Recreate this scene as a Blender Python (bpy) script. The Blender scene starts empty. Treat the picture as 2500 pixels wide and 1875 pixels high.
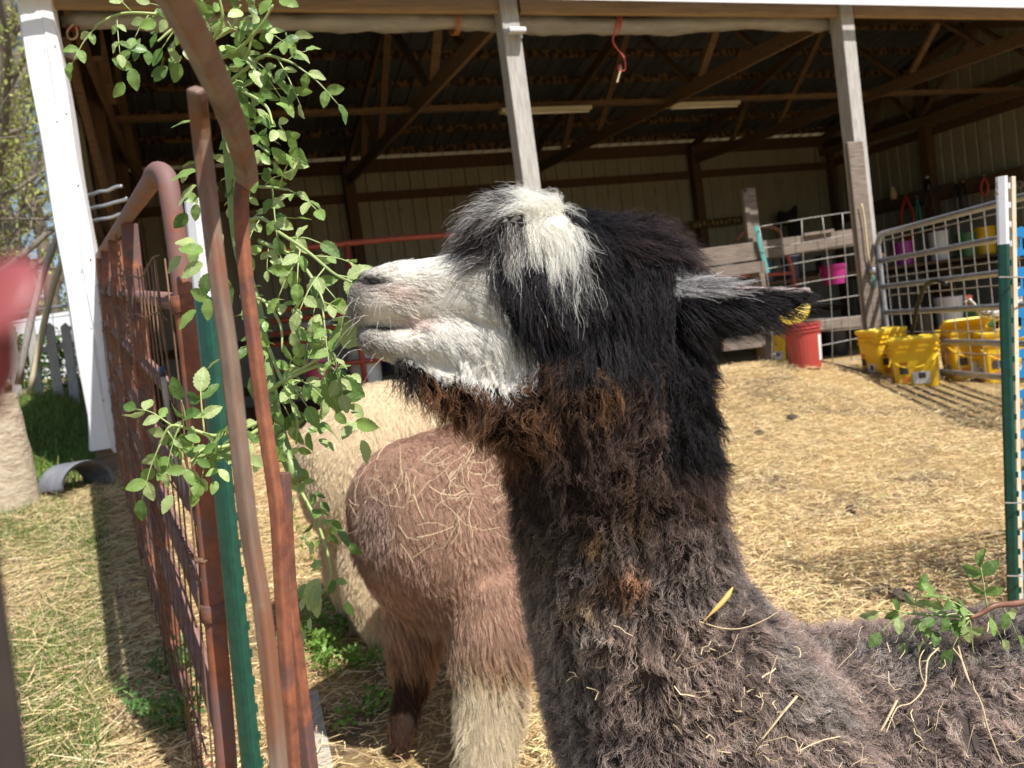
import bpy, bmesh, math, random
import numpy as np
from mathutils import Vector, Matrix, noise as mnoise, kdtree
rng = np.random.default_rng(7)
random.seed(7)
SC = bpy.context.scene
COL = SC.collection

# ------------------------------------------------------------------ camera
CAM_AZ, CAM_PITCH, CAM_ROLL, FPX = math.radians(20.24), math.radians(3.65), math.radians(-7.68), 1985.0
CAM = np.array([0.0, 0.0, 1.3])
FW = np.array([math.sin(CAM_AZ)*math.cos(CAM_PITCH), math.cos(CAM_AZ)*math.cos(CAM_PITCH), -math.sin(CAM_PITCH)])
_rt = np.array([math.cos(CAM_AZ), -math.sin(CAM_AZ), 0.0])
_up = np.cross(_rt, FW)
RT = math.cos(CAM_ROLL)*_rt + math.sin(CAM_ROLL)*_up
UP = -math.sin(CAM_ROLL)*_rt + math.cos(CAM_ROLL)*_up
cd = bpy.data.cameras.new('camera')
cam = bpy.data.objects.new('camera', cd); COL.objects.link(cam)
cd.sensor_width = 36.0
cd.lens = 36.0*FPX/2500.0
cd.clip_start, cd.clip_end = 0.01, 2000.0
cd.dof.use_dof = True
cd.dof.focus_distance = 0.92
cd.dof.aperture_fstop = cd.lens/2.9          # 2.9 mm wide pupil, as in a phone
cam.matrix_world = Matrix(((RT[0], UP[0], -FW[0], CAM[0]), (RT[1], UP[1], -FW[1], CAM[1]), (RT[2], UP[2], -FW[2], CAM[2]), (0, 0, 0, 1)))
SC.camera = cam

# ------------------------------------------------------------------ sky and sun
SUN_AZ, SUN_EL = math.radians(157.0), math.radians(55.0)       # azimuth from +Y towards +X
SUND = np.array([math.sin(SUN_AZ)*math.cos(SUN_EL), math.cos(SUN_AZ)*math.cos(SUN_EL), math.sin(SUN_EL)])
W = bpy.data.worlds.new('World'); SC.world = W; W.use_nodes = True
nt = W.node_tree; nt.nodes.clear()
sky = nt.nodes.new('ShaderNodeTexSky'); sky.sky_type = 'NISHITA'; sky.sun_disc = False
sky.sun_elevation = SUN_EL; sky.sun_rotation = SUN_AZ
bg = nt.nodes.new('ShaderNodeBackground'); bg.inputs[1].default_value = 0.085
wo = nt.nodes.new('ShaderNodeOutputWorld')
nt.links.new(sky.outputs[0], bg.inputs[0]); nt.links.new(bg.outputs[0], wo.inputs[0])
sd = bpy.data.lights.new('sun', 'SUN'); sd.energy = 5.0; sd.angle = math.radians(0.53); sd.color = (1.0, 0.96, 0.90)
sun = bpy.data.objects.new('sun', sd); COL.objects.link(sun)
sun.rotation_euler = Vector(-SUND).to_track_quat('-Z', 'Y').to_euler()
sun.location = (0, -6, 12)
vs = SC.view_settings
vs.view_transform = 'Standard'; vs.look = 'None'; vs.exposure = 0.58; vs.gamma = 1.0; vs.use_curve_mapping = False
SC.display_settings.display_device = 'sRGB'
SC.render.engine = 'CYCLES'
cy = SC.cycles
cy.max_bounces = 9; cy.diffuse_bounces = 4; cy.glossy_bounces = 3; cy.transmission_bounces = 7; cy.transparent_max_bounces = 8
cy.use_denoising = True; cy.use_adaptive_sampling = True; cy.adaptive_threshold = 0.02
cy.caustics_reflective = False; cy.caustics_refractive = False
SC.cycles_curves.shape = 'RIBBONS'
SC.cycles_curves.subdivisions = 2

# ------------------------------------------------------------------ places: picture coordinates (2212 x 1659) with a real distance
KP = 2500.0/2212.0
def ray(x, y): return FW + RT*(x*KP-1250)/FPX - UP*(y*KP-937.5)/FPX
def atd(x, y, d): return CAM + ray(x, y)*d
def atY(x, y, Y): r = ray(x, y); return CAM + r*(Y/r[1])
def atX(x, y, X): r = ray(x, y); return CAM + r*(X/r[0])
def atZ(x, y, Z): r = ray(x, y); return CAM + r*((Z-CAM[2])/r[2])
def proj(p):
    v = np.asarray(p, float)-CAM; d = v@FW
    return np.stack([(1250+FPX*(v@RT)/d)/KP, (937.5-FPX*(v@UP)/d)/KP, d], -1)
YF, YB = 5.5, 12.43
BAYX = [-0.66, 2.39, 5.44, 8.49, 11.54]
def ground_z(x, y):
    x = np.asarray(x, float); y = np.asarray(y, float)
    t = np.clip(y/5.5, -0.4, 1.0)
    bump = 0.018*np.sin(1.7*x+0.6)*np.sin(1.3*y)+0.010*np.sin(4.1*x+2.0)*np.cos(3.3*y)
    near = np.clip((9-np.hypot(x-1, y-3))/3, 0, 1)
    sx = np.clip((-0.85-x)/0.9, 0, 1); hill = np.clip((y-5.2)*0.085, 0, 1.3)*sx*sx*(3-2*sx)
    mound = 0.14*np.exp(-((x-4.0)/1.0)**2-((y-5.5)/1.1)**2)
    return 0.06 + t*(0.68-0.033*np.clip(x, -6, 9)) + bump*near + hill + mound
def on_ground(x, y):
    r = ray(x, y); lo, hi = 0.2, 40.0
    for t in np.linspace(0.3, 40, 1200):
        p = CAM + r*t
        if p[2] < ground_z(p[0], p[1]):
            hi = t; break
    lo = hi-0.04
    for _ in range(20):
        m = (lo+hi)/2; p = CAM+r*m
        if p[2] < ground_z(p[0], p[1]): hi = m
        else: lo = m
    return CAM+r*hi

# ------------------------------------------------------------------ object helpers
WL = {}
def tag(o, label=None, cat=None, group=None, kind=None):
    if label: o['label'] = label
    if cat: o['category'] = cat
    if group: o['group'] = group
    if kind: o['kind'] = kind
    return o
def wl(o): return WL.get(o.name, np.zeros(3)) if o is not None else np.zeros(3)
def thing(name, label, cat, loc, group=None):
    o = bpy.data.objects.new(name, None); COL.objects.link(o)
    o.empty_display_size = 0.05
    o.location = tuple(float(v) for v in loc); WL[o.name] = np.array(loc, float)
    return tag(o, label, cat, group)
def part_empty(name, parent, loc):
    o = bpy.data.objects.new(name, None); COL.objects.link(o); o.empty_display_size = 0.05
    o.parent = parent; o.location = tuple(np.array(loc, float)-wl(parent)); WL[o.name] = np.array(loc, float)
    return o
def place(name, me, parent, loc, rot=None, scale=None):
    o = bpy.data.objects.new(name, me); COL.objects.link(o)
    loc = np.array(loc, float); o.parent = parent
    o.location = tuple(loc-wl(parent)); WL[o.name] = loc
    if rot is not None:
        if isinstance(rot, Matrix): o.rotation_euler = rot.to_euler()
        else: o.rotation_euler = rot
    if scale is not None: o.scale = scale
    return o
def perp(d, ref=(0, 0, 1)):
    d = np.asarray(d, float); d = d/np.linalg.norm(d)
    ref = np.asarray(ref, float)
    if abs(d@ref) > 0.95*np.linalg.norm(ref): ref = np.array([1.0, 0, 0]) if abs(d[0]) < 0.9 else np.array([0, 1.0, 0])
    a = np.cross(ref, d); a /= np.linalg.norm(a); b = np.cross(d, a)
    return a, b
def spline(pts, n):
    P = np.asarray(pts, float); m = len(P)
    if m == 2: return P[0]+(P[1]-P[0])*np.linspace(0, 1, n)[:, None]
    E = np.vstack([2*P[0]-P[1], P, 2*P[-1]-P[-2]])
    out = []
    for u in np.linspace(0, m-1-1e-9, n):
        i = int(u); t = u-i; a, b, c, d = E[i], E[i+1], E[i+2], E[i+3]
        out.append(0.5*((2*b)+(-a+c)*t+(2*a-5*b+4*c-d)*t*t+(-a+3*b-3*c+d)*t**3))
    return np.array(out)
class MB:
    def __init__(s): s.v = []; s.f = []; s.c = []
    def add(s, V, F, c=None):
        o = len(s.v); s.v.extend([tuple(map(float, p)) for p in V]); s.f.extend([tuple(i+o for i in f) for f in F])
        if c is not None: s.c.extend([c]*len(V))
        return s
    def box(s, c, size, rot=None, taper=None):
        x, y, z = [q/2 for q in size]
        V = np.array([(-x, -y, -z), (x, -y, -z), (x, y, -z), (-x, y, -z), (-x, -y, z), (x, -y, z), (x, y, z), (-x, y, z)])
        if taper is not None: V[:4, :2] *= taper
        if rot is not None: V = V@np.array(rot.to_3x3() if isinstance(rot, Matrix) else rot).T
        return s.add(V+np.asarray(c, float), [(0, 3, 2, 1), (4, 5, 6, 7), (0, 1, 5, 4), (1, 2, 6, 5), (2, 3, 7, 6), (3, 0, 4, 7)])
    def beam(s, a, b, w, h, ref=(0, 0, 1)):
        a = np.asarray(a, float); b = np.asarray(b, float); u, v = perp(b-a, ref)
        V = []
        for p in (a, b):
            for su, sv in ((-1, -1), (1, -1), (1, 1), (-1, 1)): V.append(p+u*su*w/2+v*sv*h/2)
        return s.add(V, [(3, 2, 1, 0), (4, 5, 6, 7), (0, 1, 5, 4), (1, 2, 6, 5), (2, 3, 7, 6), (3, 0, 4, 7)])
    def tube(s, pts, r, n=8, cap=True, c=None):
        P = np.asarray(pts, float); m = len(P); R = np.full(m, r) if np.isscalar(r) else np.asarray(r, float)
        T = np.gradient(P, axis=0); T /= np.linalg.norm(T, axis=1)[:, None]+1e-12
        u, v = perp(T[0]); V = []
        ang = np.linspace(0, 2*np.pi, n, endpoint=False)
        for i in range(m):
            u = u-T[i]*(u@T[i]); u /= np.linalg.norm(u)+1e-12; v = np.cross(T[i], u)
            V.extend(P[i]+R[i]*(np.cos(ang)[:, None]*u+np.sin(ang)[:, None]*v))
        F = [(i*n+j, i*n+(j+1) % n, (i+1)*n+(j+1) % n, (i+1)*n+j) for i in range(m-1) for j in range(n)]
        if cap: F += [tuple(range(n-1, -1, -1)), tuple((m-1)*n+j for j in range(n))]
        return s.add(V, F, c)
    def lathe(s, prof, c, n=20, axis=None, sx=1, sy=1):
        c = np.asarray(c, float); V = []; m = len(prof)
        ang = np.linspace(0, 2*np.pi, n, endpoint=False)
        for r, z in prof:
            q = np.stack([sx*r*np.cos(ang), sy*r*np.sin(ang), np.full(n, z)], 1)
            V.extend(q)
        V = np.array(V)
        if axis is not None: V = V@np.array(axis).T
        F = [(i*n+j, i*n+(j+1) % n, (i+1)*n+(j+1) % n, (i+1)*n+j) for i in range(m-1) for j in range(n)]
        F += [tuple(range(n-1, -1, -1)), tuple((m-1)*n+j for j in range(n))]
        return s.add(V+c, F)
    def prism(s, poly, a, b):      # poly: list of 3D points (planar), extruded by the vector b-a
        P = np.asarray(poly, float); d = np.asarray(b, float)-np.asarray(a, float); n = len(P)
        return s.add(np.vstack([P, P+d]), [tuple(range(n-1, -1, -1)), tuple(range(n, 2*n))]+[(i, (i+1) % n, n+(i+1) % n, n+i) for i in range(n)])
    def mesh(s, name, mat, origin=(0, 0, 0), smooth=False, colors=None):
        me = bpy.data.meshes.new(name)
        V = np.array(s.v)-np.asarray(origin, float)
        me.from_pydata([tuple(p) for p in V], [], s.f); me.update()
        if mat: me.materials.append(mat)
        if smooth: me.polygons.foreach_set('use_smooth', [True]*len(me.polygons))
        if s.c and len(s.c) == len(V):
            at = me.attributes.new('col', 'FLOAT_COLOR', 'POINT'); at.data.foreach_set('color', np.hstack([np.array(s.c), np.ones((len(V), 1))]).ravel())
        return me
    def build(s, name, mat, parent=None, origin=None, smooth=False, bevel=0):
        if origin is None:
            if parent is not None: origin = wl(parent)
            else:
                V = np.array(s.v); origin = np.array([V[:, 0].mean(), V[:, 1].mean(), V[:, 2].min()])
        me = s.mesh(name, mat, origin, smooth)
        o = place(name, me, parent, origin)
        if bevel:
            m = o.modifiers.new('bevel', 'BEVEL'); m.width = bevel; m.segments = 2; m.limit_method = 'ANGLE'
        return o
def mesh_np(name, V, F, mat, colors=None, smooth=False):
    """V (n,3), F (m,k) with constant k"""
    me = bpy.data.meshes.new(name); n, k = F.shape
    me.vertices.add(len(V)); me.vertices.foreach_set('co', np.ascontiguousarray(V, dtype=np.float32).ravel())
    me.loops.add(n*k); me.loops.foreach_set('vertex_index', np.ascontiguousarray(F, dtype=np.int32).ravel())
    me.polygons.add(n); me.polygons.foreach_set('loop_start', np.arange(0, n*k, k, dtype=np.int32))
    if colors is not None:
        at = me.attributes.new('col', 'FLOAT_COLOR', 'POINT')
        at.data.foreach_set('color', np.hstack([colors, np.ones((len(V), 1))]).astype(np.float32).ravel())
    me.materials.append(mat); me.update(calc_edges=True)
    if smooth: me.polygons.foreach_set('use_smooth', [True]*n)
    return me

# ------------------------------------------------------------------ materials
def mat(name, c1, c2=None, scale=8.0, rough=0.7, metal=0.0, bump=0.15, stretch=(1, 1, 1), c3=None, t3=0.62, scale3=3.0, detail=6.0, spec=0.5, bdist=0.004, trans=0.0, attr=False, contrast=(0.35, 0.65), sub=0.0, streak=None):
    m = bpy.data.materials.new(name); m.use_nodes = True
    N = m.node_tree.nodes; L = m.node_tree.links
    b = N['Principled BSDF']; b.inputs['Roughness'].default_value = rough; b.inputs['Metallic'].default_value = metal
    b.inputs['Specular IOR Level'].default_value = spec
    tc = N.new('ShaderNodeTexCoord'); mp = N.new('ShaderNodeMapping'); mp.inputs['Scale'].default_value = stretch
    L.new(tc.outputs['Object'], mp.inputs['Vector'])
    n1 = N.new('ShaderNodeTexNoise'); n1.inputs['Scale'].default_value = scale; n1.inputs['Detail'].default_value = detail; n1.inputs['Roughness'].default_value = 0.62
    L.new(mp.outputs[0], n1.inputs['Vector'])
    mr = N.new('ShaderNodeMapRange'); mr.inputs[1].default_value, mr.inputs[2].default_value = contrast
    L.new(n1.outputs[0], mr.inputs[0])
    mx = N.new('ShaderNodeMix'); mx.data_type = 'RGBA'
    mx.inputs[6].default_value = (*c1, 1); mx.inputs[7].default_value = (*(c2 or c1), 1)
    L.new(mr.outputs[0], mx.inputs[0]); out = mx.outputs[2]
    if attr:
        at = N.new('ShaderNodeAttribute'); at.attribute_name = 'col'
        mu = N.new('ShaderNodeMix'); mu.data_type = 'RGBA'; mu.blend_type = 'MULTIPLY'; mu.inputs[0].default_value = 1
        L.new(at.outputs['Color'], mu.inputs[6]); L.new(out, mu.inputs[7]); out = mu.outputs[2]
    if c3 is not None:
        n3 = N.new('ShaderNodeTexNoise'); n3.inputs['Scale'].default_value = scale3; n3.inputs['Detail'].default_value = 8; n3.inputs['Roughness'].default_value = 0.7
        L.new(mp.outputs[0], n3.inputs['Vector'])
        r3 = N.new('ShaderNodeMapRange'); r3.inputs[1].default_value = t3-0.05; r3.inputs[2].default_value = t3+0.05
        L.new(n3.outputs[0], r3.inputs[0])
        m3 = N.new('ShaderNodeMix'); m3.data_type = 'RGBA'; L.new(r3.outputs[0], m3.inputs[0]); L.new(out, m3.inputs[6]); m3.inputs[7].default_value = (*c3, 1); out = m3.outputs[2]
    L.new(out, b.inputs['Base Color'])
    if bump:
        bp = N.new('ShaderNodeBump'); bp.inputs['Strength'].default_value = bump; bp.inputs['Distance'].default_value = bdist
        L.new(n1.outputs[0], bp.inputs['Height']); L.new(bp.outputs[0], b.inputs['Normal'])
    if trans:
        tr = N.new('ShaderNodeBsdfTranslucent'); ms = N.new('ShaderNodeMixShader'); ms.inputs[0].default_value = trans
        L.new(out, tr.inputs['Color']); L.new(b.outputs[0], ms.inputs[1]); L.new(tr.outputs[0], ms.inputs[2])
        L.new(ms.outputs[0], N['Material Output'].inputs['Surface'])
    return m
MT = {}
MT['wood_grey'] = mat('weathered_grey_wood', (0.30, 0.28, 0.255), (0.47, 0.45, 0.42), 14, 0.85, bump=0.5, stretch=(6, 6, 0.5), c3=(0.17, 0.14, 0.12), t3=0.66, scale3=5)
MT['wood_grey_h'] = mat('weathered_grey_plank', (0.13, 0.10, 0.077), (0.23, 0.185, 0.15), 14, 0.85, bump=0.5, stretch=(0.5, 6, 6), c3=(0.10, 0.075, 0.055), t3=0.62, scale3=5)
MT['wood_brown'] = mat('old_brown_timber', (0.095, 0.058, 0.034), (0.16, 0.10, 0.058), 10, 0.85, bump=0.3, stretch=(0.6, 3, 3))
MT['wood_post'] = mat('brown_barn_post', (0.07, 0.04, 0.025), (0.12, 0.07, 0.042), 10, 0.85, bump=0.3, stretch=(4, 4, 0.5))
MT['wood_tan'] = mat('tan_header_timber', (0.24, 0.16, 0.09), (0.37, 0.26, 0.155), 9, 0.8, bump=0.3, stretch=(0.35, 5, 5), c3=(0.15, 0.09, 0.05), t3=0.68, scale3=3)
MT['wood_pale'] = mat('pale_lath_wood', (0.62, 0.50, 0.34), (0.72, 0.62, 0.46), 12, 0.8, bump=0.3, stretch=(5, 5, 0.5))
MT['wood_silver'] = mat('silver_picket_wood', (0.33, 0.30, 0.28), (0.47, 0.44, 0.41), 12, 0.9, bump=0.5, stretch=(5, 5, 0.5))
MT['sheet_beige'] = mat('beige_painted_steel', (0.25, 0.24, 0.195), (0.31, 0.295, 0.245), 1.6, 0.5, bump=0.02, c3=(0.19, 0.17, 0.13), t3=0.66)
MT['sheet_roof'] = mat('galvanised_roof_steel', (0.11, 0.12, 0.135), (0.17, 0.18, 0.20), 3, 0.45, metal=0.6, bump=0.02, c3=(0.10, 0.07, 0.05), t3=0.66)
MT['white_trim'] = mat('white_painted_trim', (0.74, 0.74, 0.77), (0.82, 0.82, 0.84), 4, 0.45, bump=0.12, bdist=0.01, c3=(0.55, 0.52, 0.47), t3=0.72, scale3=6, stretch=(1, 1, 0.35))
MT['rust'] = mat('rusty_red_paint', (0.13, 0.045, 0.026), (0.29, 0.10, 0.048), 45, 0.75, bump=0.5, c3=(0.115, 0.06, 0.055), t3=0.53, scale3=9, bdist=0.002)
MT['rust_purple'] = mat('faded_maroon_pipe', (0.18, 0.095, 0.085), (0.24, 0.13, 0.11), 30, 0.6, bump=0.3, c3=(0.23, 0.085, 0.035), t3=0.60, scale3=12, bdist=0.002)
MT['rust_pale'] = mat('pale_rusted_bar', (0.135, 0.085, 0.06), (0.27, 0.19, 0.145), 34, 0.7, bump=0.4, c3=(0.20, 0.085, 0.045), t3=0.55, scale3=14, bdist=0.002, stretch=(1, 1, 0.35))
MT['rust_worn'] = mat('maroon_pipe_rusting_downwards', (0.17, 0.055, 0.028), (0.30, 0.095, 0.04), 26, 0.7, bump=0.5, c3=(0.18, 0.095, 0.085), t3=0.50, scale3=5, bdist=0.002)
MT['wire_rust'] = mat('rusted_wire', (0.13, 0.065, 0.035), (0.21, 0.12, 0.07), 40, 0.8, bump=0)
MT['wire_grey'] = mat('dull_grey_wire', (0.33, 0.31, 0.28), (0.45, 0.42, 0.39), 30, 0.5, metal=0.4, bump=0, c3=(0.24, 0.14, 0.08), t3=0.62)
MT['red_pipe'] = mat('red_painted_pipe', (0.29, 0.055, 0.038), (0.36, 0.085, 0.055), 12, 0.5, bump=0.1, c3=(0.18, 0.06, 0.04), t3=0.6)
MT['galv'] = mat('galvanised_pipe', (0.36, 0.38, 0.42), (0.48, 0.50, 0.54), 18, 0.38, metal=0.75, bump=0.05)
MT['green_paint'] = mat('dark_green_enamel', (0.008, 0.055, 0.036), (0.014, 0.085, 0.055), 40, 0.38, bump=0.15, bdist=0.001, c3=(0.04, 0.09, 0.07), t3=0.72, scale3=60)
MT['white_paint'] = mat('chipped_white_enamel', (0.80, 0.80, 0.82), (0.86, 0.86, 0.88), 10, 0.4, bump=0.05, c3=(0.08, 0.09, 0.14), t3=0.74, scale3=38)
MT['tarp'] = mat('dusty_white_tarp', (0.22, 0.22, 0.23), (0.31, 0.305, 0.315), 5, 0.5, bump=0.6, bdist=0.03, stretch=(0.7, 3, 3), c3=(0.36, 0.33, 0.30), t3=0.62)
def plastic(n, c, r=0.38, c3=None): return mat(n, c, tuple(v*0.88 for v in c), 5, r, bump=0.03, c3=c3, t3=0.70)
MT['yellow'] = mat('yellow_pail_plastic', (0.93, 0.63, 0.025), (0.90, 0.58, 0.02), 5, 0.35, bump=0.02, trans=0.25)
MT['yellow_cap'] = mat('yellow_lid_plastic', (0.95, 0.70, 0.06), (0.92, 0.66, 0.05), 5, 0.35, bump=0.02, trans=0.2)
MT['red_plastic'] = plastic('red_bucket_plastic', (0.42, 0.06, 0.05), c3=(0.48, 0.20, 0.17))
MT['magenta'] = plastic('magenta_plastic', (0.40, 0.02, 0.20))
MT['pink'] = plastic('pink_plastic', (0.62, 0.13, 0.27))
MT['purple'] = plastic('purple_plastic', (0.28, 0.01, 0.24))
MT['white_plastic'] = plastic('white_plastic', (0.62, 0.64, 0.67), c3=(0.45, 0.44, 0.43))
MT['black_rubber'] = plastic('black_rubber', (0.012, 0.012, 0.014), 0.35)
MT['navy'] = plastic('dark_blue_plastic', (0.02, 0.03, 0.07))
MT['teal'] = plastic('teal_webbing', (0.06, 0.36, 0.33), 0.7)
MT['blue_net'] = mat('blue_mesh_plastic', (0.01, 0.24, 0.58), (0.015, 0.28, 0.62), 6, 0.45, bump=0.05, trans=0.35)
MT['red_twine'] = mat('red_twine', (0.45, 0.06, 0.06), (0.55, 0.12, 0.10), 60, 0.85, bump=0.3)
MT['orange_twine'] = mat('orange_twine', (0.45, 0.16, 0.06), (0.52, 0.22, 0.10), 60, 0.85, bump=0.3)
MT['rope'] = mat('tan_cotton_rope', (0.55, 0.43, 0.25), (0.65, 0.52, 0.33), 60, 0.9, bump=0.3)
MT['label_white'] = plastic('white_label_print', (0.72, 0.71, 0.68))
MT['print_dark'] = plastic('dark_label_print', (0.05, 0.045, 0.05), 0.5)
MT['print_orange'] = plastic('orange_label_print', (0.62, 0.20, 0.03), 0.5)
MT['print_purple'] = plastic('purple_label_print', (0.20, 0.10, 0.26), 0.5)
MT['grey_cloth'] = plastic('dark_cloth', (0.02, 0.02, 0.022), 0.9)
MT['orange_cord'] = plastic('orange_cord', (0.50, 0.07, 0.02), 0.6)
MT['green_plastic'] = plastic('green_plastic', (0.04, 0.16, 0.05))
MT['leather'] = plastic('brown_leather', (0.09, 0.045, 0.025), 0.6)
MT['concrete'] = mat('pale_concrete', (0.36, 0.33, 0.28), (0.46, 0.43, 0.38), 30, 0.95, bump=0.4)
FURN=(200000,80000,50000)
# ================================================================== ground, straw, grass
def ground_mat():
    m = bpy.data.materials.new('straw_soil'); m.use_nodes = True; N = m.node_tree.nodes; L = m.node_tree.links
    b = N['Principled BSDF']; b.inputs['Roughness'].default_value = 0.95; b.inputs['Specular IOR Level'].default_value = 0.15
    tc = N.new('ShaderNodeTexCoord')
    def noise(s, d, r=0.65, st=None):
        n = N.new('ShaderNodeTexNoise'); n.inputs['Scale'].default_value = s; n.inputs['Detail'].default_value = d; n.inputs['Roughness'].default_value = r
        if st:
            mp = N.new('ShaderNodeMapping'); mp.inputs['Scale'].default_value = st; mp.inputs['Rotation'].default_value = (0, 0, 0.5); L.new(tc.outputs['Object'], mp.inputs[0]); L.new(mp.outputs[0], n.inputs['Vector'])
        else: L.new(tc.outputs['Object'], n.inputs['Vector'])
        return n
    def ramp(src, a, b_, ca, cb):
        mr = N.new('ShaderNodeMapRange'); mr.inputs[1].default_value = a; mr.inputs[2].default_value = b_; L.new(src, mr.inputs[0])
        mx = N.new('ShaderNodeMix'); mx.data_type = 'RGBA'; L.new(mr.outputs[0], mx.inputs[0])
        for i, c in ((6, ca), (7, cb)):
            if isinstance(c, tuple): mx.inputs[i].default_value = (*c, 1)
            else: L.new(c, mx.inputs[i])
        return mx.outputs[2]
    n1 = noise(55, 6, 0.7, (1, 2.2, 1)); n2 = noise(2.3, 5); n3 = noise(0.9, 4)
    straw = ramp(n1.outputs[0], 0.36, 0.62, (0.20, 0.125, 0.05), (0.54, 0.385, 0.185))
    soil = ramp(n1.outputs[0], 0.35, 0.65, (0.10, 0.068, 0.040), (0.24, 0.17, 0.10))
    col = ramp(n2.outputs[0], 0.50, 0.66, straw, soil)
    # outside the yard (left of the gate line, or far away) the ground is turf
    sep = N.new('ShaderNodeSeparateXYZ'); L.new(tc.outputs['Object'], sep.inputs[0])
    turf = ramp(n1.outputs[0], 0.35, 0.66, (0.10, 0.115, 0.035), (0.27, 0.24, 0.10))
    turf = ramp(n2.outputs[0], 0.40, 0.62, turf, (0.26, 0.19, 0.11))
    ad = N.new('ShaderNodeMath'); ad.operation = 'MULTIPLY_ADD'; L.new(n3.outputs[0], ad.inputs[0]); ad.inputs[1].default_value = 0.4; L.new(sep.outputs[0], ad.inputs[2])
    col = ramp(ad.outputs[0], -0.42, -0.12, turf, col)
    L.new(col, b.inputs['Base Color'])
    bp = N.new('ShaderNodeBump'); bp.inputs['Strength'].default_value = 0.7; bp.inputs['Distance'].default_value = 0.02
    L.new(n1.outputs[0], bp.inputs['Height']); L.new(bp.outputs[0], b.inputs['Normal'])
    return m
MT['ground'] = ground_mat()
def grid_axis(lo, hi, f0, f1, step):
    a = list(np.arange(f0, f1+1e-6, step)); x, s = f1, step
    while x < hi: s *= 1.45; x += s; a.append(min(x, hi))
    x, s = f0, step
    while x > lo: s *= 1.45; x -= s; a.insert(0, max(x, lo))
    return np.array(a)
gx = grid_axis(-600, 600, -3, 9, 0.12); gy = grid_axis(-600, 600, -1, 9, 0.12)
GX, GY = np.meshgrid(gx, gy); GV = np.stack([GX, GY, ground_z(GX, GY)], -1).reshape(-1, 3)
nx, ny = len(gx), len(gy)
idx = np.arange(nx*ny).reshape(ny, nx)
GF = np.stack([idx[:-1, :-1], idx[:-1, 1:], idx[1:, 1:], idx[1:, :-1]], -1).reshape(-1, 4)
g = place('ground', mesh_np('ground', GV, GF, MT['ground'], smooth=True), None, (0, 0, 0)); tag(g, kind='structure')

MT['straw'] = mat('dry_straw', (0.95, 0.95, 0.95), (1, 1, 1), 60, 0.6, bump=0, attr=True, trans=0.12, spec=0.35)
MT['grass'] = mat('grass_blades', (0.9, 0.9, 0.9), (1, 1, 1), 60, 0.6, bump=0, attr=True, trans=0.3, spec=0.3)
def strips(roots, az, L, wid, tilt, bend, cols, lift=0.003, seg=2, twist=None):
    """flat bent strips lying on / growing from the ground"""
    n = len(roots)
    d = np.stack([np.cos(az)*np.cos(tilt), np.sin(az)*np.cos(tilt), np.sin(tilt)], 1)
    side = np.stack([-np.sin(az), np.cos(az), np.zeros(n)], 1)
    if twist is not None:
        up = np.cross(d, side); side = side*np.cos(twist)[:, None]+up*np.sin(twist)[:, None]
    V = []
    for k in range(seg+1):
        t = k/seg
        c = roots+d*(L*t)[:, None]+np.stack([-np.sin(az)*bend[0]*t*t*L, np.cos(az)*bend[0]*t*t*L, bend[1]*t*t*L+lift], 1)
        w = (wid*(1-0.5*t*t if seg > 1 else 1))[:, None]
        V += [c-side*w/2, c+side*w/2]
    V = np.stack(V, 1).reshape(-1, 3)
    base = np.arange(n)[:, None]*(2*(seg+1))
    F = np.concatenate([np.stack([base[:, 0]+2*k, base[:, 0]+2*k+1, base[:, 0]+2*k+3, base[:, 0]+2*k+2], 1) for k in range(seg)], 0)
    C = np.repeat(cols, 2*(seg+1), axis=0)
    return V, F, C
def scatter(n, x0, x1, y0, y1, dens=None):
    """n points in view, denser near the camera"""
    out = []
    while sum(map(len, out)) < n:
        x = rng.uniform(x0, x1, n); y = rng.uniform(y0, y1, n)
        d = np.hypot(x, y); keep = rng.random(n) < np.clip((2.6/d)**1.1, 0.06, 1)
        p = np.stack([x, y, ground_z(x, y)], 1); q = proj(p)
        keep &= (q[:, 0] > -120) & (q[:, 0] < 2330) & (q[:, 1] > 400) & (q[:, 1] < 1760) & (q[:, 2] > 0.5)
        if dens is not None: keep &= rng.random(n) < dens(x, y)
        out.append(p[keep])
    return np.concatenate(out)[:n]
def vary(c, n, s=0.18, hue=0.06):
    c = np.array(c)[None]*np.clip(rng.normal(1, s, (n, 1)), 0.35, 1.7)
    return np.clip(c*(1+rng.normal(0, hue, (n, 3))), 0.004, 0.95)
# gate line (rusty gate on the left): straw yard to its right, turf to its left
def gate_side(x, y):      # >0 right of the gate line
    return x-(-0.30-0.085*(y-1.6))
def straw_bed(name, n, dens, lab, c, Lm, box, cz=0.02):
    p = scatter(n, *box, dens); m = len(p)
    p[:, 2] += rng.random(m)*cz
    V, F, C = strips(p, rng.uniform(0, 2*np.pi, m), rng.gamma(5, Lm/5, m), rng.uniform(0.0013, 0.0034, m), rng.normal(0.06, 0.16, m), (rng.normal(0, 0.22, m), rng.normal(-0.08, 0.15, m)), vary(c, m, 0.22), twist=rng.normal(0, 0.7, m))
    o = place(name, mesh_np(name, V, F, MT['straw'], C), None, (0, 0, 0))
    return tag(o, lab, 'straw', kind='stuff')
patchy = lambda x, y: np.clip(0.72+0.55*np.sin(2.1*x+1)*np.sin(1.7*y+0.5)+0.35*np.sin(5.3*x-1.7*y)*np.sin(4.1*y+2.2*x), 0.10, 1)
straw_bed('straw_bedding', 150000, lambda x, y: (gate_side(x, y) > 0.05)*patchy(x, y), 'golden chopped straw bedding covering the animal yard', (0.735, 0.565, 0.31), 0.042, (-0.4, 6.8, 0.9, 6.6), 0.03)
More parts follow.
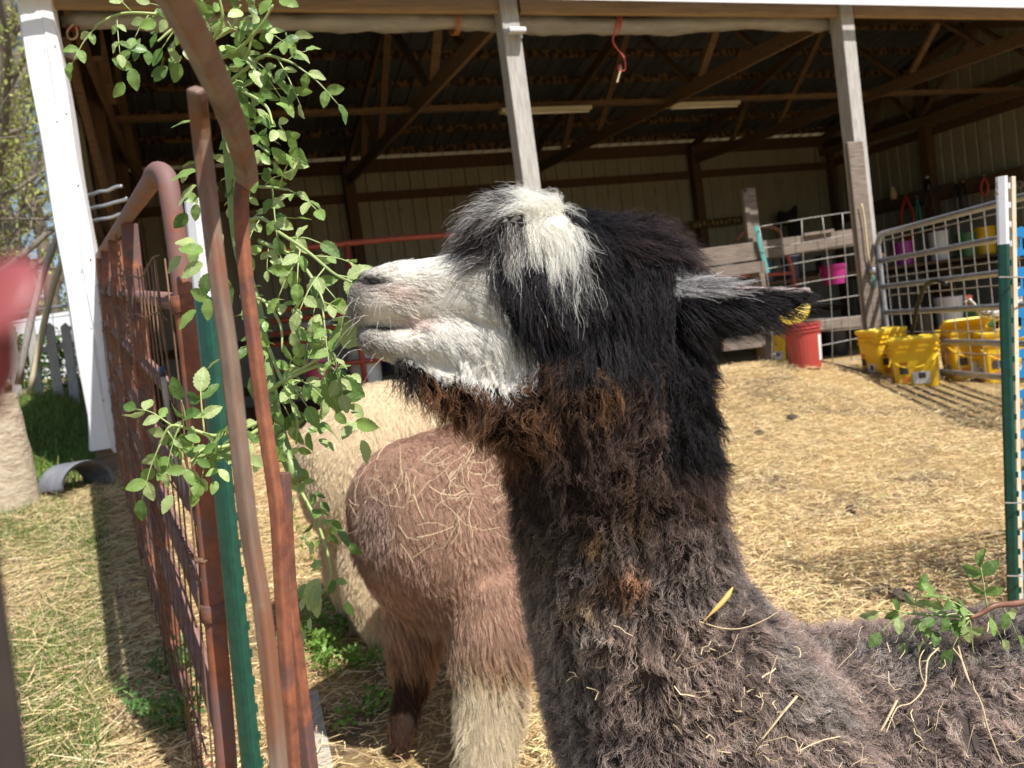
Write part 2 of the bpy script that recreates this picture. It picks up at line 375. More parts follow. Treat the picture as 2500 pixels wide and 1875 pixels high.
straw_bed('loose_hay', 22000, lambda x, y: (gate_side(x, y) < 0.05)*1.0, 'thin dry hay strewn over the turf left of the rusty gate', (0.66, 0.52, 0.29), 0.085, (-2.6, 0.2, 1.2, 6.0), 0.02)
p = scatter(85000, -3.2, 0.1, 1.2, 7.5, lambda x, y: (gate_side(x, y) < -0.02)*np.clip(0.34+1.1*(np.sin(3.1*x+1.3*y)*np.sin(2.3*y-1.9*x+0.7)+0.25)+np.clip((y-4.6), 0, 1), 0.06, 1)); m = len(p)
V, F, C = strips(p, rng.uniform(0, 2*np.pi, m), rng.gamma(6, 0.042/6, m), rng.uniform(0.0015, 0.003, m), rng.uniform(0.5, 1.4, m), (rng.normal(0, 0.2, m), rng.normal(-0.35, 0.2, m)), vary((0.165, 0.245, 0.055), m, 0.25, 0.1), lift=0.0)
p = scatter(26000, -5.5, -0.8, 5.3, 11.0, lambda x, y: np.ones_like(x)); m = len(p)
V2, F2, C2 = strips(p, rng.uniform(0, 2*np.pi, m), rng.gamma(6, 0.085/6, m), rng.uniform(0.004, 0.007, m), rng.uniform(0.6, 1.4, m), (rng.normal(0, 0.2, m), rng.normal(-0.35, 0.2, m)), vary((0.20, 0.30, 0.065), m, 0.25, 0.1), lift=0.0)
F = np.vstack([F, F2+len(V)]); V = np.vstack([V, V2]); C = np.vstack([C, C2])
tag(place('grass', mesh_np('grass', V, F, MT['grass'], C), None, (0, 0, 0)), 'short patchy green grass growing left of the rusty gate', 'grass', kind='stuff')
# droppings / dark clods in the straw; two lumps stand in for a shadow
for k, (x, y, r) in enumerate([(1712, 908, 0.028), (1840, 1108, 0.02), (1905, 1283, 0.022), (1945, 1298, 0.026), (1640, 940, 0.02)]):
    q = on_ground(x, y); mb = MB()
    for j in range(1):
        a = np.zeros(3); rr = r
        mb.lathe([(rr*0.2, -rr*0.6), (rr*0.85, -rr*0.3), (rr, 0.05*rr), (rr*0.7, rr*0.55), (rr*0.1, rr*0.75)], q+a+np.array([0, 0, rr*0.35+0.008]), 11, sx=1.5)
    mb.v = [tuple(np.array(v)+rng.normal(0, r*.13, 3)) for v in mb.v]
    MT.setdefault('clod', mat('clod_and_shade_dark', (0.05, 0.035, 0.028), (0.09, 0.065, 0.05), 40, 0.95, bump=0.4))
    lab = ['small dark clod in the straw right of the dark neck, below the red bucket', 'tiny dark clod in mid straw between neck and right post', 'dark lump standing in for a shadow patch in straw behind the leafy twig', 'second dark lump standing in for the right end of the shadow patch behind twig', 'little grey clod in the straw close beside the dark neck'][k]
    tag(mb.build('clod_or_shade_lump', MT['clod'], None, smooth=True), lab, 'clod', 'clods and shade lumps in the straw')
# ================================================================== alpacas
def hair_mat(name):
    m = bpy.data.materials.new(name); m.use_nodes = True; N = m.node_tree.nodes; L = m.node_tree.links
    b = N['Principled BSDF']; b.inputs['Roughness'].default_value = 0.42; b.inputs['Specular IOR Level'].default_value = 0.22
    b.inputs['Sheen Weight'].default_value = 0.12; b.inputs['Sheen Roughness'].default_value = 0.4
    at = N.new('ShaderNodeAttribute'); at.attribute_name = 'col'; L.new(at.outputs['Color'], b.inputs['Base Color'])
    tr = N.new('ShaderNodeBsdfTranslucent'); L.new(at.outputs['Color'], tr.inputs['Color'])
    ms = N.new('ShaderNodeMixShader'); ms.inputs[0].default_value = 0.30; L.new(b.outputs[0], ms.inputs[1]); L.new(tr.outputs[0], ms.inputs[2])
    L.new(ms.outputs[0], N['Material Output'].inputs['Surface'])
    return m
MT['fleece'] = hair_mat('alpaca_fleece')
def skin_mat(name):
    m = bpy.data.materials.new(name); m.use_nodes = True; N = m.node_tree.nodes; L = m.node_tree.links
    b = N['Principled BSDF']; b.inputs['Roughness'].default_value = 0.9; b.inputs['Specular IOR Level'].default_value = 0.1
    at = N.new('ShaderNodeAttribute'); at.attribute_name = 'col'; L.new(at.outputs['Color'], b.inputs['Base Color'])
    return m
MT['hide'] = skin_mat('alpaca_hide')
_fh = np.array([FW[0], FW[1], 0.0]); _fh /= np.linalg.norm(_fh)
def HP(x, y, d0, w=0.0): return CAM + FW*(d0+w) + (RT*(x-1106)-UP*(y-829.5))*KP*d0/FPX
def ring(c, a, b, ra, rb, n=28, e=2.3):
    t = np.linspace(0, 2*np.pi, n, endpoint=False)
    ct, st = np.cos(t), np.sin(t)
    return c + (np.sign(ct)*np.abs(ct)**(2/e)*ra)[:, None]*a + (np.sign(st)*np.abs(st)**(2/e)*rb)[:, None]*b
def loft(bm, rings):
    vs = [[bm.verts.new(tuple(p)) for p in R] for R in rings]; n = len(vs[0])
    for i in range(len(vs)-1):
        for j in range(n): bm.faces.new((vs[i][j], vs[i][(j+1) % n], vs[i+1][(j+1) % n], vs[i+1][j]))
    bm.faces.new(vs[0][::-1]); bm.faces.new(vs[-1])
def fine(st, m=4):
    st = np.array(st, float); return spline(st, (len(st)-1)*m+1)
def remeshed(bm, name, voxel, smooth):
    bmesh.ops.recalc_face_normals(bm, faces=bm.faces)
    me = bpy.data.meshes.new(name+'_raw'); bm.to_mesh(me); bm.free()
    o = bpy.data.objects.new(name+'_raw', me); COL.objects.link(o)
    r = o.modifiers.new('r', 'REMESH'); r.mode = 'VOXEL'; r.voxel_size = voxel
    s = o.modifiers.new('s', 'SMOOTH'); s.factor = 0.5; s.iterations = smooth
    dg = bpy.context.evaluated_depsgraph_get(); dg.update()
    out = bpy.data.meshes.new_from_object(o.evaluated_get(dg)); out.name = name
    bpy.data.objects.remove(o); bpy.data.meshes.remove(me)
    out.polygons.foreach_set('use_smooth', [True]*len(out.polygons))
    return out
def tri_data(me):
    me.calc_loop_triangles(); n = len(me.vertices)
    V = np.empty(n*3, np.float32); me.vertices.foreach_get('co', V); V = V.reshape(-1, 3).astype(float)
    N = np.empty(n*3, np.float32); me.vertex_normals.foreach_get('vector', N); N = N.reshape(-1, 3).astype(float)
    T = np.empty(len(me.loop_triangles)*3, np.int32); me.loop_triangles.foreach_get('vertices', T); T = T.reshape(-1, 3)
    return V, N, T
def inpoly(x, y, poly):
    P = np.array(poly, float); ins = np.zeros(len(x), bool); n = len(P)
    for i in range(n):
        x1, y1 = P[i]; x2, y2 = P[(i+1) % n]
        c = ((y1 > y) != (y2 > y)) & (x < (x2-x1)*(y-y1)/(y2-y1+1e-12)+x1)
        ins ^= c
    return ins
def vnoise(p, s, seed=0):
    """cheap smooth 3D value noise, vectorised, 0..1"""
    q = p*s+seed*17.3; i = np.floor(q).astype(np.int64); f = q-i; f = f*f*(3-2*f)
    def h(a): 
        k = (a[:, 0]*73856093 ^ a[:, 1]*19349663 ^ a[:, 2]*83492791) & 0x7fffffff
        k = (k*1103515245+12345) & 0x7fffffff
        k = (k ^ (k >> 13))*1274126177 & 0x7fffffff
        return k/0x7fffffff
    r = 0
    for dx in (0, 1):
        for dy in (0, 1):
            for dz in (0, 1):
                wgt = (f[:, 0] if dx else 1-f[:, 0])*(f[:, 1] if dy else 1-f[:, 1])*(f[:, 2] if dz else 1-f[:, 2])
                r = r+wgt*h(i+np.array([dx, dy, dz]))
    return r
def grow_fur(name, parent, me, n, style, npts=6, radius=0.00016, view_bias=0.3, clump_gap=0.008, seed=1):
    g = np.random.default_rng(seed)
    V, N, T = tri_data(me)
    A = V[T[:, 0]]; B = V[T[:, 1]]; Cc = V[T[:, 2]]
    area = np.linalg.norm(np.cross(B-A, Cc-A), axis=1)/2
    cen = (A+B+Cc)/3; fn = np.cross(B-A, Cc-A); fn /= np.linalg.norm(fn, axis=1)[:, None]+1e-12
    q = proj(cen); tocam = CAM-cen; tocam /= np.linalg.norm(tocam, axis=1)[:, None]
    vis = ((fn*tocam).sum(1) > -0.35) & (q[:, 0] > -60) & (q[:, 0] < 2280) & (q[:, 1] > -60) & (q[:, 1] < 1730)
    w = area*np.where(vis, 1.0, view_bias)*style(cen, fn, q, None, g)['dens']
    w /= w.sum(); tri = g.choice(len(T), n, p=w)
    r1 = np.sqrt(g.random(n)); r2 = g.random(n)
    ba, bb, bc = (1-r1)[:, None], (r1*(1-r2))[:, None], (r1*r2)[:, None]
    P = A[tri]*ba+B[tri]*bb+Cc[tri]*bc
    Nn = N[T[tri, 0]]*ba+N[T[tri, 1]]*bb+N[T[tri, 2]]*bc; Nn /= np.linalg.norm(Nn, axis=1)[:, None]+1e-12
    S = style(P, Nn, proj(P), True, g)
    L = S['len']*np.clip(g.normal(1, 0.22, n), 0.3, 1.6)
    fl = S['flow']-Nn*(S['flow']*Nn).sum(1)[:, None]; fl /= np.linalg.norm(fl, axis=1)[:, None]+1e-9
    lift = S['lift'][:, None]
    # smooth direction noise makes neighbouring locks part and cross
    def vn(s, sd): return np.stack([vnoise(P, s, sd+k)-0.5 for k in range(3)], 1)*2
    d0 = Nn*lift+fl*(1-lift)+vn(S['nscale'], 11)*S['namp'][:, None]+vn(S['nscale']*3.1, 31)*S['namp'][:, None]*0.5
    d0 /= np.linalg.norm(d0, axis=1)[:, None]+1e-9
    t = np.linspace(0, 1, npts)[None, :, None]
    Lc = L[:, None, None]
    grav = np.array([0, 0, -1.0])
    path = P[:, None]+Lc*(t*d0[:, None]+t*t*(S['droop'][:, None, None]*grav+0.25*S['droop'][:, None, None]*fl[:, None]))
    # crimp
    a, b = np.cross(d0, Nn+1e-3), None; a /= np.linalg.norm(a, axis=1)[:, None]+1e-9; b = np.cross(d0, a)
    # locks: every strand is drawn to the nearest guide
    k = max(40, int(len(np.unique(np.floor(P/clump_gap).astype(np.int64)@np.array([1, 100003, 10000019])))))
    gi = g.choice(n, min(k, n//4), replace=False)
    kd = kdtree.KDTree(len(gi))
    for i, j in enumerate(gi): kd.insert(P[j], i)
    kd.balance(); near = np.array([kd.find(p)[1] for p in P]); gid = gi[near]
    ph = g.uniform(0, 6.28, n)[gid]; amp = (S['curl']*g.uniform(0.5, 1.4, n))[gid]; fq = S['cfreq']
    ang = ph[:, None]+t[:, :, 0]*fq[:, None]*6.28
    curl = (np.cos(ang)[..., None]*a[:, None]+np.sin(ang)[..., None]*b[:, None])*(amp[:, None, None]*t**1.0)
    path = path+curl
    cl = S['clump'][:, None, None]*t**0.8*g.uniform(0.6, 1.0, n)[:, None, None]
    ratio = (L/np.maximum(L[gid], 1e-4))[:, None, None]
    gp = P[gid][:, None]+(path[gid]-P[gid][:, None])*np.minimum(ratio, 1.4)
    path = path*(1-cl)+(gp+(P-P[gid])[:, None]*(0.25))*cl
    path = path+g.normal(0, 1, path.shape)*(S['frizz'][:, None, None]*t)
    path[:, 0] -= Nn*0.0015
    cv = bpy.data.hair_curves.new(name); cv.add_curves([npts]*n)
    O = wl(parent)
    cv.points.foreach_set('position', (path-O).astype(np.float32).ravel())
    rad = radius*S['thick'][:, None]*np.array([1.0]+[1.0-0.75*(i/(npts-1))**1.6 for i in range(1, npts)])[None]
    cv.points.foreach_set('radius', rad.astype(np.float32).ravel())
    var = np.clip(g.normal(1, 0.12, (n, 1, 1)), 0.5, 1.6)*np.clip(np.exp(g.normal(0, 1, n)[gid]*S['lockvar']), .45, 2.0)[:, None, None]
    tt = np.linspace(0, 1, npts)[None, :, None]
    C = (S['root'][:, None]*(1-tt)+S['tip'][:, None]*tt)*var
    at = cv.attributes.new('col', 'FLOAT_COLOR', 'POINT')
    at.data.foreach_set('color', np.concatenate([np.clip(C, 0.002, 0.96), np.ones((n, npts, 1))], -1).astype(np.float32).ravel())
    cv.materials.append(MT['fleece'])
    o = bpy.data.objects.new(name, cv); COL.objects.link(o); o.parent = parent
    return o
def paint_hide(me, style, k=0.55):
    V, N, T = tri_data(me); S = style(V, N, proj(V), True, np.random.default_rng(3))
    at = me.attributes.new('col', 'FLOAT_COLOR', 'POINT')
    at.data.foreach_set('color', np.hstack([S['root']*k, np.ones((len(V), 1))]).astype(np.float32).ravel())
def leg(bm, top, knee, foot, r0, r1, r2):
    pts = spline([top, knee, np.array(foot)+np.array([0, 0, 0.05]), np.array(foot)], 12); rr = np.interp(np.linspace(0, 1, 12), [0, 0.45, 0.8, 0.93, 1], [r0, r1, r2, r2*1.25, r2*1.1])
    loft(bm, [ring(pts[i], np.array([1.0, 0, 0]), np.array([0, 1.0, 0]), rr[i], rr[i], 16, 2) for i in range(12)])

# ================================================================== the barn
BX0, BX1 = BAYX[0], BAYX[-1]
RIDGE_Y, RIDGE_Z, BACK_Z, FRONT_Z = 8.97, 5.00, 4.17, 3.74
def roof_z(y): return np.where(y > RIDGE_Y, RIDGE_Z+(BACK_Z-RIDGE_Z)*(y-RIDGE_Y)/(YB-RIDGE_Y), RIDGE_Z+(FRONT_Z-RIDGE_Z)*(RIDGE_Y-y)/(RIDGE_Y-YF))
pad = lambda x, y=YF: float(ground_z(x, y))
BARN = thing('pole_barn', 'open-fronted pole barn with beige steel walls and timber roof trusses behind the animals', 'barn', (BX0, YF, pad(BX0)))
# front posts
def post(x, y, z1, w, m, name='post'):
    z0 = pad(x, y)-0.25
    o = MB().box((x, y, (z0+z1)/2), (w, w, z1-z0)).build(name, m, BARN, bevel=0.006); return o
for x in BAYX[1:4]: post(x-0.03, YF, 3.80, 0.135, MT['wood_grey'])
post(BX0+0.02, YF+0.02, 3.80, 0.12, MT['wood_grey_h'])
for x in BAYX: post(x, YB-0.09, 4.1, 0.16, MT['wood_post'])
for y in (7.81, 10.12):
    post(BX1-0.09, y, 4.45, 0.16, MT['wood_post']); post(BX0+0.09, y, 4.45, 0.16, MT['wood_post'])
post(BX1-0.09, YF+0.05, 3.7, 0.16, MT['wood_post'])
# scab board nailed on the right-hand front post
a = atY(1852, 305, YF-0.10); b = atY(1898, 766, YF-0.10)
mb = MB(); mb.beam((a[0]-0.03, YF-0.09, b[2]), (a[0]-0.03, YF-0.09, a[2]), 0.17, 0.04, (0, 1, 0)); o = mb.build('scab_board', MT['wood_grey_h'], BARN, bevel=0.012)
# white corner trim on the left-hand front corner: folded sheet with a crease, flared at the bottom
mb = MB(); zt, zb = 3.9, 0.90
xl = atY(122, 490, YF-0.08)[0]; xr = atY(190, 480, YF-0.08)[0]
prof = [(xl-0.02, 0.12), (xl, 0.0), (xl+(xr-xl)*0.52, -0.012), (xl+(xr-xl)*0.60, -0.003), (xl+(xr-xl)*0.66, -0.014), (xr, -0.010), (xr+0.012, 0.10)]
zs = np.linspace(zb, zt, 26); rows = []
for k, z in enumerate(zs):
    fl = max(0, 1-(z-zb)/0.22)
    rows.append([(x+(x-(xl+xr)/2)*0.18*fl+0.004*math.sin(z*7+i), YF-0.08+dy+0.006*math.sin(5*z+2*i)+(-0.02*fl if i in (1, 2) else 0), z+(0.03 if i < 3 else 0)*fl) for i, (x, dy) in enumerate(prof)])
V = [p for r in rows for p in r]; n = len(prof)
mb.add(V, [(i*n+j, i*n+j+1, (i+1)*n+j+1, (i+1)*n+j) for i in range(len(zs)-1) for j in range(n-1)])
o = mb.build('corner_trim', MT['white_trim'], BARN); s = o.modifiers.new('solid', 'SOLIDIFY'); s.thickness = 0.004; s.offset = 1
mb = MB()
for z in np.arange(1.2, 3.8, 0.42):
    for fx, rr in ((0.56, .004), (0.9, .005)):
        mb.lathe([(rr, -.002), (rr, .002), (rr*.4, .004)], (xl+(xr-xl)*fx, YF-0.098, z+rng.uniform(-.05, .05)), 8, axis=[[1, 0, 0], [0, 0, -1], [0, 1, 0]])
tr = o
o = mb.build('screw_heads', MT['print_dark'], tr); tag(o, kind='stuff')
# header beam, upper header, drip edge
zb1 = float(atY(900, 25, YF-0.04)[2])
for i in range(4):
    MB().box(((BAYX[i]+BAYX[i+1])/2, YF-0.02, zb1+0.085), (BAYX[i+1]-BAYX[i]-0.14 if i else BAYX[1]-BAYX[0]-0.1, 0.045, 0.17)).build('header_beam', MT['wood_tan'], BARN, bevel=0.004)
    MB().box(((BAYX[i]+BAYX[i+1])/2, YF+0.0, zb1+0.25), (BAYX[i+1]-BAYX[i]-0.006, 0.09, 0.12)).build('top_plate', MT['wood_tan'], BARN, bevel=0.004)
mb = MB(); zd = float(atY(1800, 9, YF-0.22)[2])
mb.prism([(BX0-0.3, YF-0.22, zd), (BX0-0.3, YF-0.23, zd+0.10), (BX0-0.3, YF-0.225, zd+0.10), (BX0-0.3, YF-0.215, zd)], (0, 0, 0), (BX1-BX0+0.6, 0, 0))
mb.build('drip_edge', MT['white_trim'], BARN)
# ribbed sheets
def sheet_mesh(name, length, m, w=0.9144, ribs=4, h=0.02):
    pr = []
    for k in range(ribs):
        x = k*w/ribs
        pr += [(x, 0), (x+0.075, 0), (x+0.09, h), (x+0.115, h), (x+0.13, 0)]
        pr += [(x+0.18, 0)]
    pr.append((w, 0)); V = [(x, y, z) for z in (0, length) for x, y in pr]; n = len(pr)
    mb = MB(); mb.add(V, [(i, i+1, n+i+1, n+i) for i in range(n-1)])
    return mb.mesh(name, m)
wb = sheet_mesh('wall_sheet', 3.62, MT['sheet_beige'])
nb = int((BX1-BX0)/0.9144)+1
for k in range(nb):                                   # back wall, ribs outwards
    x = BX0+k*0.9144
    place('wall_sheet', wb, BARN, (x, YB, 0.50+0.003*(k % 2)), (0, 0, 0), ((BX1-x)/0.9144 if x+0.9144 > BX1 else 1.02, 1, 1))
me_s = sheet_mesh('side_sheet', 4.6, MT['sheet_beige'])
for k in range(8):
    y = YF-0.02+k*0.868
    place('wall_sheet', me_s, BARN, (BX1+0.002*(k % 2), y, 0.35), (0, 0, math.pi/2), (0.97, -1, 1))
    place('wall_sheet', me_s, BARN, (BX0-0.01-0.002*(k % 2), y+0.868 if True else y, 0.55), (0, 0, -math.pi/2), (0.97, -1, 1))
def slope_len(y0, z0, y1, z1): return math.hypot(y1-y0, z1-z0)
Lb = slope_len(RIDGE_Y, RIDGE_Z, YB+0.3, float(roof_z(np.array(YB+0.3)))); Lf = slope_len(RIDGE_Y, RIDGE_Z, YF-0.25, float(roof_z(np.array(YF-0.25))))
rb_, rf_ = sheet_mesh('roof_sheet', Lb, MT['sheet_roof']), sheet_mesh('roof_sheet', Lf, MT['sheet_roof'])
ab_ = math.atan2(RIDGE_Z-BACK_Z, YB-RIDGE_Y); af_ = math.atan2(RIDGE_Z-FRONT_Z, RIDGE_Y-YF)
for k in range(nb+1):
    x = BX0-0.25+k*0.9144
    place('roof_sheet', rb_, BARN, (x, RIDGE_Y, RIDGE_Z+0.10+0.002*(k % 2)), (-(math.pi/2+ab_), 0, 0), (1.02, 1, 1))
    place('roof_sheet', rf_, BARN, (x, RIDGE_Y, RIDGE_Z+0.10+0.002*(k % 2)), (math.pi/2+af_, 0, 0), (1.02, -1, 1))
# purlins, with the ribs' light and shadow striping painted into the wood colour
pm = mat('light_striped_purlin_wood', (0.17, 0.10, 0.05), (0.24, 0.145, 0.075), 10, 0.85, bump=0.2, stretch=(0.5, 3, 3))
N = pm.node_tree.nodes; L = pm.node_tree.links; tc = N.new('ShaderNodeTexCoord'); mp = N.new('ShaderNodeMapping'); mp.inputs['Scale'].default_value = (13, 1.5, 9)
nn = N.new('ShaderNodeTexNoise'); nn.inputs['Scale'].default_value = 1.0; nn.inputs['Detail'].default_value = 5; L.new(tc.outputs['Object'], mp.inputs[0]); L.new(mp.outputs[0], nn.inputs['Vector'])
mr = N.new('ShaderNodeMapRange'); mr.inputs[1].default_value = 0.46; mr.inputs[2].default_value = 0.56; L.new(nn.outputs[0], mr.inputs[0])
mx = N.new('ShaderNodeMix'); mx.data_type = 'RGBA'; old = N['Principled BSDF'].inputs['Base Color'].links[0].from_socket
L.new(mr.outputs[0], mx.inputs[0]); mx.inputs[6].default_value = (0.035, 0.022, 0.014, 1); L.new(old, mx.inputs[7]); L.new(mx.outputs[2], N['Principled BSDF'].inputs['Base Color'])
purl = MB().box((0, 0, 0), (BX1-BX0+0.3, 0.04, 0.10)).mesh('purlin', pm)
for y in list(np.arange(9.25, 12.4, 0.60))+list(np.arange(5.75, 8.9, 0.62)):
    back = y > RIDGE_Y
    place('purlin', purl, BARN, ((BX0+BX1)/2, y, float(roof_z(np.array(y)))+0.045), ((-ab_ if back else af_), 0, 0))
# trusses
for x in BAYX[1:4]+[BX0+0.2, BX1-0.2]:
    T_ = part_empty('truss', BARN, (x, RIDGE_Y, 3.7))
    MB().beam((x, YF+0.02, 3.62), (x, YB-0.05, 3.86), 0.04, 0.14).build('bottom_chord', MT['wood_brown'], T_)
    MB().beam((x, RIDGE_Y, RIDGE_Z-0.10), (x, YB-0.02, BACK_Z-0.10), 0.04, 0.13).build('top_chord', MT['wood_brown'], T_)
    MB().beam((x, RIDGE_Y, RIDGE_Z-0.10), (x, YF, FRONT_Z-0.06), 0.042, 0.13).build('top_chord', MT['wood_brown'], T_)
    zc = lambda y: 3.62+(3.86-3.62)*(y-YF)/(YB-YF)
    for (y0, y1) in ((7.75, 7.2), (7.75, 8.97), (10.2, 8.97), (10.2, 10.75), (6.6, 7.2), (11.35, 10.75)):
        MB().beam((x+0.042, y0, zc(y0)), (x+0.042, y1, float(roof_z(np.array(y1)))-0.12), 0.038, 0.085, (1, 0, 0)).build('web', MT['wood_brown'], T_)
# girts and plates
def girt(x0, y0, z0, x1, y1, z1, w=0.04, h=0.13, m=MT['wood_post'], name='girt'):
    return MB().beam((x0, y0, z0), (x1, y1, z1), w, h).build(name, m, BARN)
gz = [atY(1478, 379, YB-0.03)[2], 1.62, 0.95]
for z in gz: girt(BX0, YB-0.03, z, BX1, YB-0.03, z)
girt(BX0, YB-0.03, 4.08, BX1, YB-0.03, 4.08, h=0.2, name='back_plate')
for z in (gz[0]+0.02, gz[0]-1.05, 1.5, 4.0):
    girt(BX1-0.03, YF, z-0.06, BX1-0.03, YB-0.06, z); girt(BX0+0.03, YF+0.1, z-0.06, BX0+0.03, YB-0.06, z)
# knee brace on the left wall and lateral brace under the trusses
girt(BX0+0.14, YF+0.3, 3.55, BX0+0.14, 7.6, 2.4, 0.045, 0.14, MT['wood_brown'], 'knee_brace')
lb0 = atY(1085, 238, 8.35)
girt(BX0+0.1, 8.35, lb0[2]+0.03, BX1-0.1, 8.35, lb0[2]+0.05, 0.09, 0.045, MT['wood_brown'], 'lateral_brace')
for xx in (BAYX[1], BAYX[2]): pass
kb = [((1510, 330), (1590, 270))]
# tube lights under the lateral brace
MT['tube'] = plastic('unlit_tube_white', (0.60, 0.58, 0.48))
for (x0, x1, lab) in ((1080, 1275, 'pale unlit tube light under the roof, seen behind the middle post'), (1440, 1595, 'pale unlit tube light under the roof between middle and right posts')):
    a = atY(x0, 236, 8.30); b = atY(x1, 231, 8.30); zz = lb0[2]-0.055
    t = thing('tube_light', lab, 'light', ((a[0]+b[0])/2, 8.30, zz), 'tube lights under the trusses')
    MB().box(((a[0]+b[0])/2, 8.30, zz+0.03), (b[0]-a[0], 0.10, 0.045)).build('housing', MT['tube'], t, bevel=0.004)
    MB().tube([(a[0]+0.04, 8.27, zz-0.008), (b[0]-0.04, 8.27, zz-0.008)], 0.016, 8).build('tube', MT['label_white'], t, smooth=True)
# rolled tarp
X0, X1 = BX0+0.15, atY(1795, 60, YF+0.13)[0]
xs = np.linspace(X0, X1, 60); ZT = float(atY(900, 43, YF+0.145)[2])
P = np.stack([xs, np.full(60, YF+0.145), ZT+0.012*np.sin(xs*1.7)-0.0*xs], 1); P[:, 2] -= 0.028*np.sin((xs-X0)/(X1-X0)*np.pi*2.2)**2
R = 0.070+0.008*np.sin(xs*5.3)+0.006*np.sin(xs*11.7+1); R[-1] = 0.045; R[0] = .05
mb = MB(); mb.tube(P, R, 18)
V = np.array(mb.v); V[:, 2] += 0.006*np.sin(V[:, 0]*23+V[:, 1]*60)+0.004*np.sin(V[:, 0]*41); mb.v = [tuple(v) for v in V]
t = thing('rolled_tarp', 'dusty white tarp rolled up and tied under the barn header', 'tarp', (2.4, YF+0.145, 3.3))
mb.build('roll', MT['tarp'], t, smooth=True)
mb = MB(); e = P[-1]
for j in range(3): mb.tube(spline([e+np.array([0, 0.02*j, -0.03]), e+np.array([0.02+.01*j, 0.01*j, -0.10]), e+np.array([0.01, 0, -0.16-.02*j])], 6), 0.003, 5)
mb.build('frayed_end', MT['tarp'], t)
def twine_ties(px, col, label, tail=None):
    c = atY(px, 40, YF+0.06)
    t = thing('twine', label, 'twine', (c[0], YF+0.145, 3.32))
    mb = MB()
    for j in range(3):
        a = np.linspace(0, 2*np.pi, 22)
        rr = 0.088
        mb.tube(np.stack([c[0]+0.02*(j-1)+0.006*np.sin(a*2+j), YF+0.145+rr*np.cos(a), ZT+0.02+(rr+0.05)*np.sin(a)+0.015], 1), 0.0045, 5, cap=False)
    mb.build('loops', col, t, smooth=True)
    if tail is not None:
        mb = MB(); mb.tube(spline([atY(x, y, YF+0.05) for x, y in tail], 40), 0.0065, 6); mb.build('tail', col, t, smooth=True)
    return t
twine_ties(990, MT['orange_twine'], 'orange twine tied round the tarp left of the middle post')
tw = twine_ties(1338, MT['red_twine'], 'red twine tied round the tarp with a long dangling tail', [(1330, 50), (1326, 75), (1324, 90), (1335, 108), (1348, 125), (1350, 150), (1338, 152), (1336, 145), (1342, 140)])
mb = MB(); mb.tube(spline([atY(x, y, YF+0.05) for x, y in [(1342, 145), (1338, 160), (1333, 178)]], 8), 0.006, 6); mb.build('frayed_end', MT['rope'], tw)
# bracket on the middle post
c = atY(1116, 66, YF-0.13)
t = thing('hook_block', 'white block hook screwed near the top of the middle post', 'hook', c)
MB().box(c+np.array([0.0, 0.0, 0]), (0.13, 0.06, 0.035)).build('block', MT['white_plastic'], t, bevel=0.008)
MB().tube([c+np.array([0.03, 0, -0.01]), c+np.array([0.03, 0, -0.05])], 0.008, 8).build('pin', MT['white_plastic'], t)
# lamp holder bulb on the left wall
c = atY(147, 117, YF+0.25)
t = thing('light_bulb', 'unlit white bulb fixed inside the left barn corner', 'bulb', c)
mb = MB(); mb.lathe([(.012, -.07), (.013, -.03), (.018, -.015), (.028, .01), (.031, .03), (.026, .05), (.012, .062), (.001, .065)], c, 14, axis=np.array(Matrix.Rotation(math.radians(95), 3, 'Y'))); mb.build('globe', MT['white_plastic'], t, smooth=True)
MB().lathe([(.018, -.12), (.018, -.068)], c, 10, axis=np.array(Matrix.Rotation(math.radians(95), 3, 'Y'))).build('socket', MT['white_plastic'], t)
# red strap with loop
t = thing('strap', 'red strap with a pale loop hanging in the left barn corner', 'strap', atY(150, 40, YF+0.12))
a, b = atY(143, 18, YF+0.12), atY(160, 66, YF+0.12)
MB().beam(a, b, 0.075, 0.004, (0, 1, 0)).build('webbing', mat('dark_red_webbing', (0.22, 0.015, 0.02), (0.30, 0.03, 0.03), 40, 0.8), t)
mb = MB(); mb.tube(spline([atY(x, y, YF+0.10) for x, y in ((158, 52), (145, 68), (148, 82), (160, 84), (167, 74), (164, 58))], 24), 0.005, 6); mb.build('loop', MT['rope'], t)
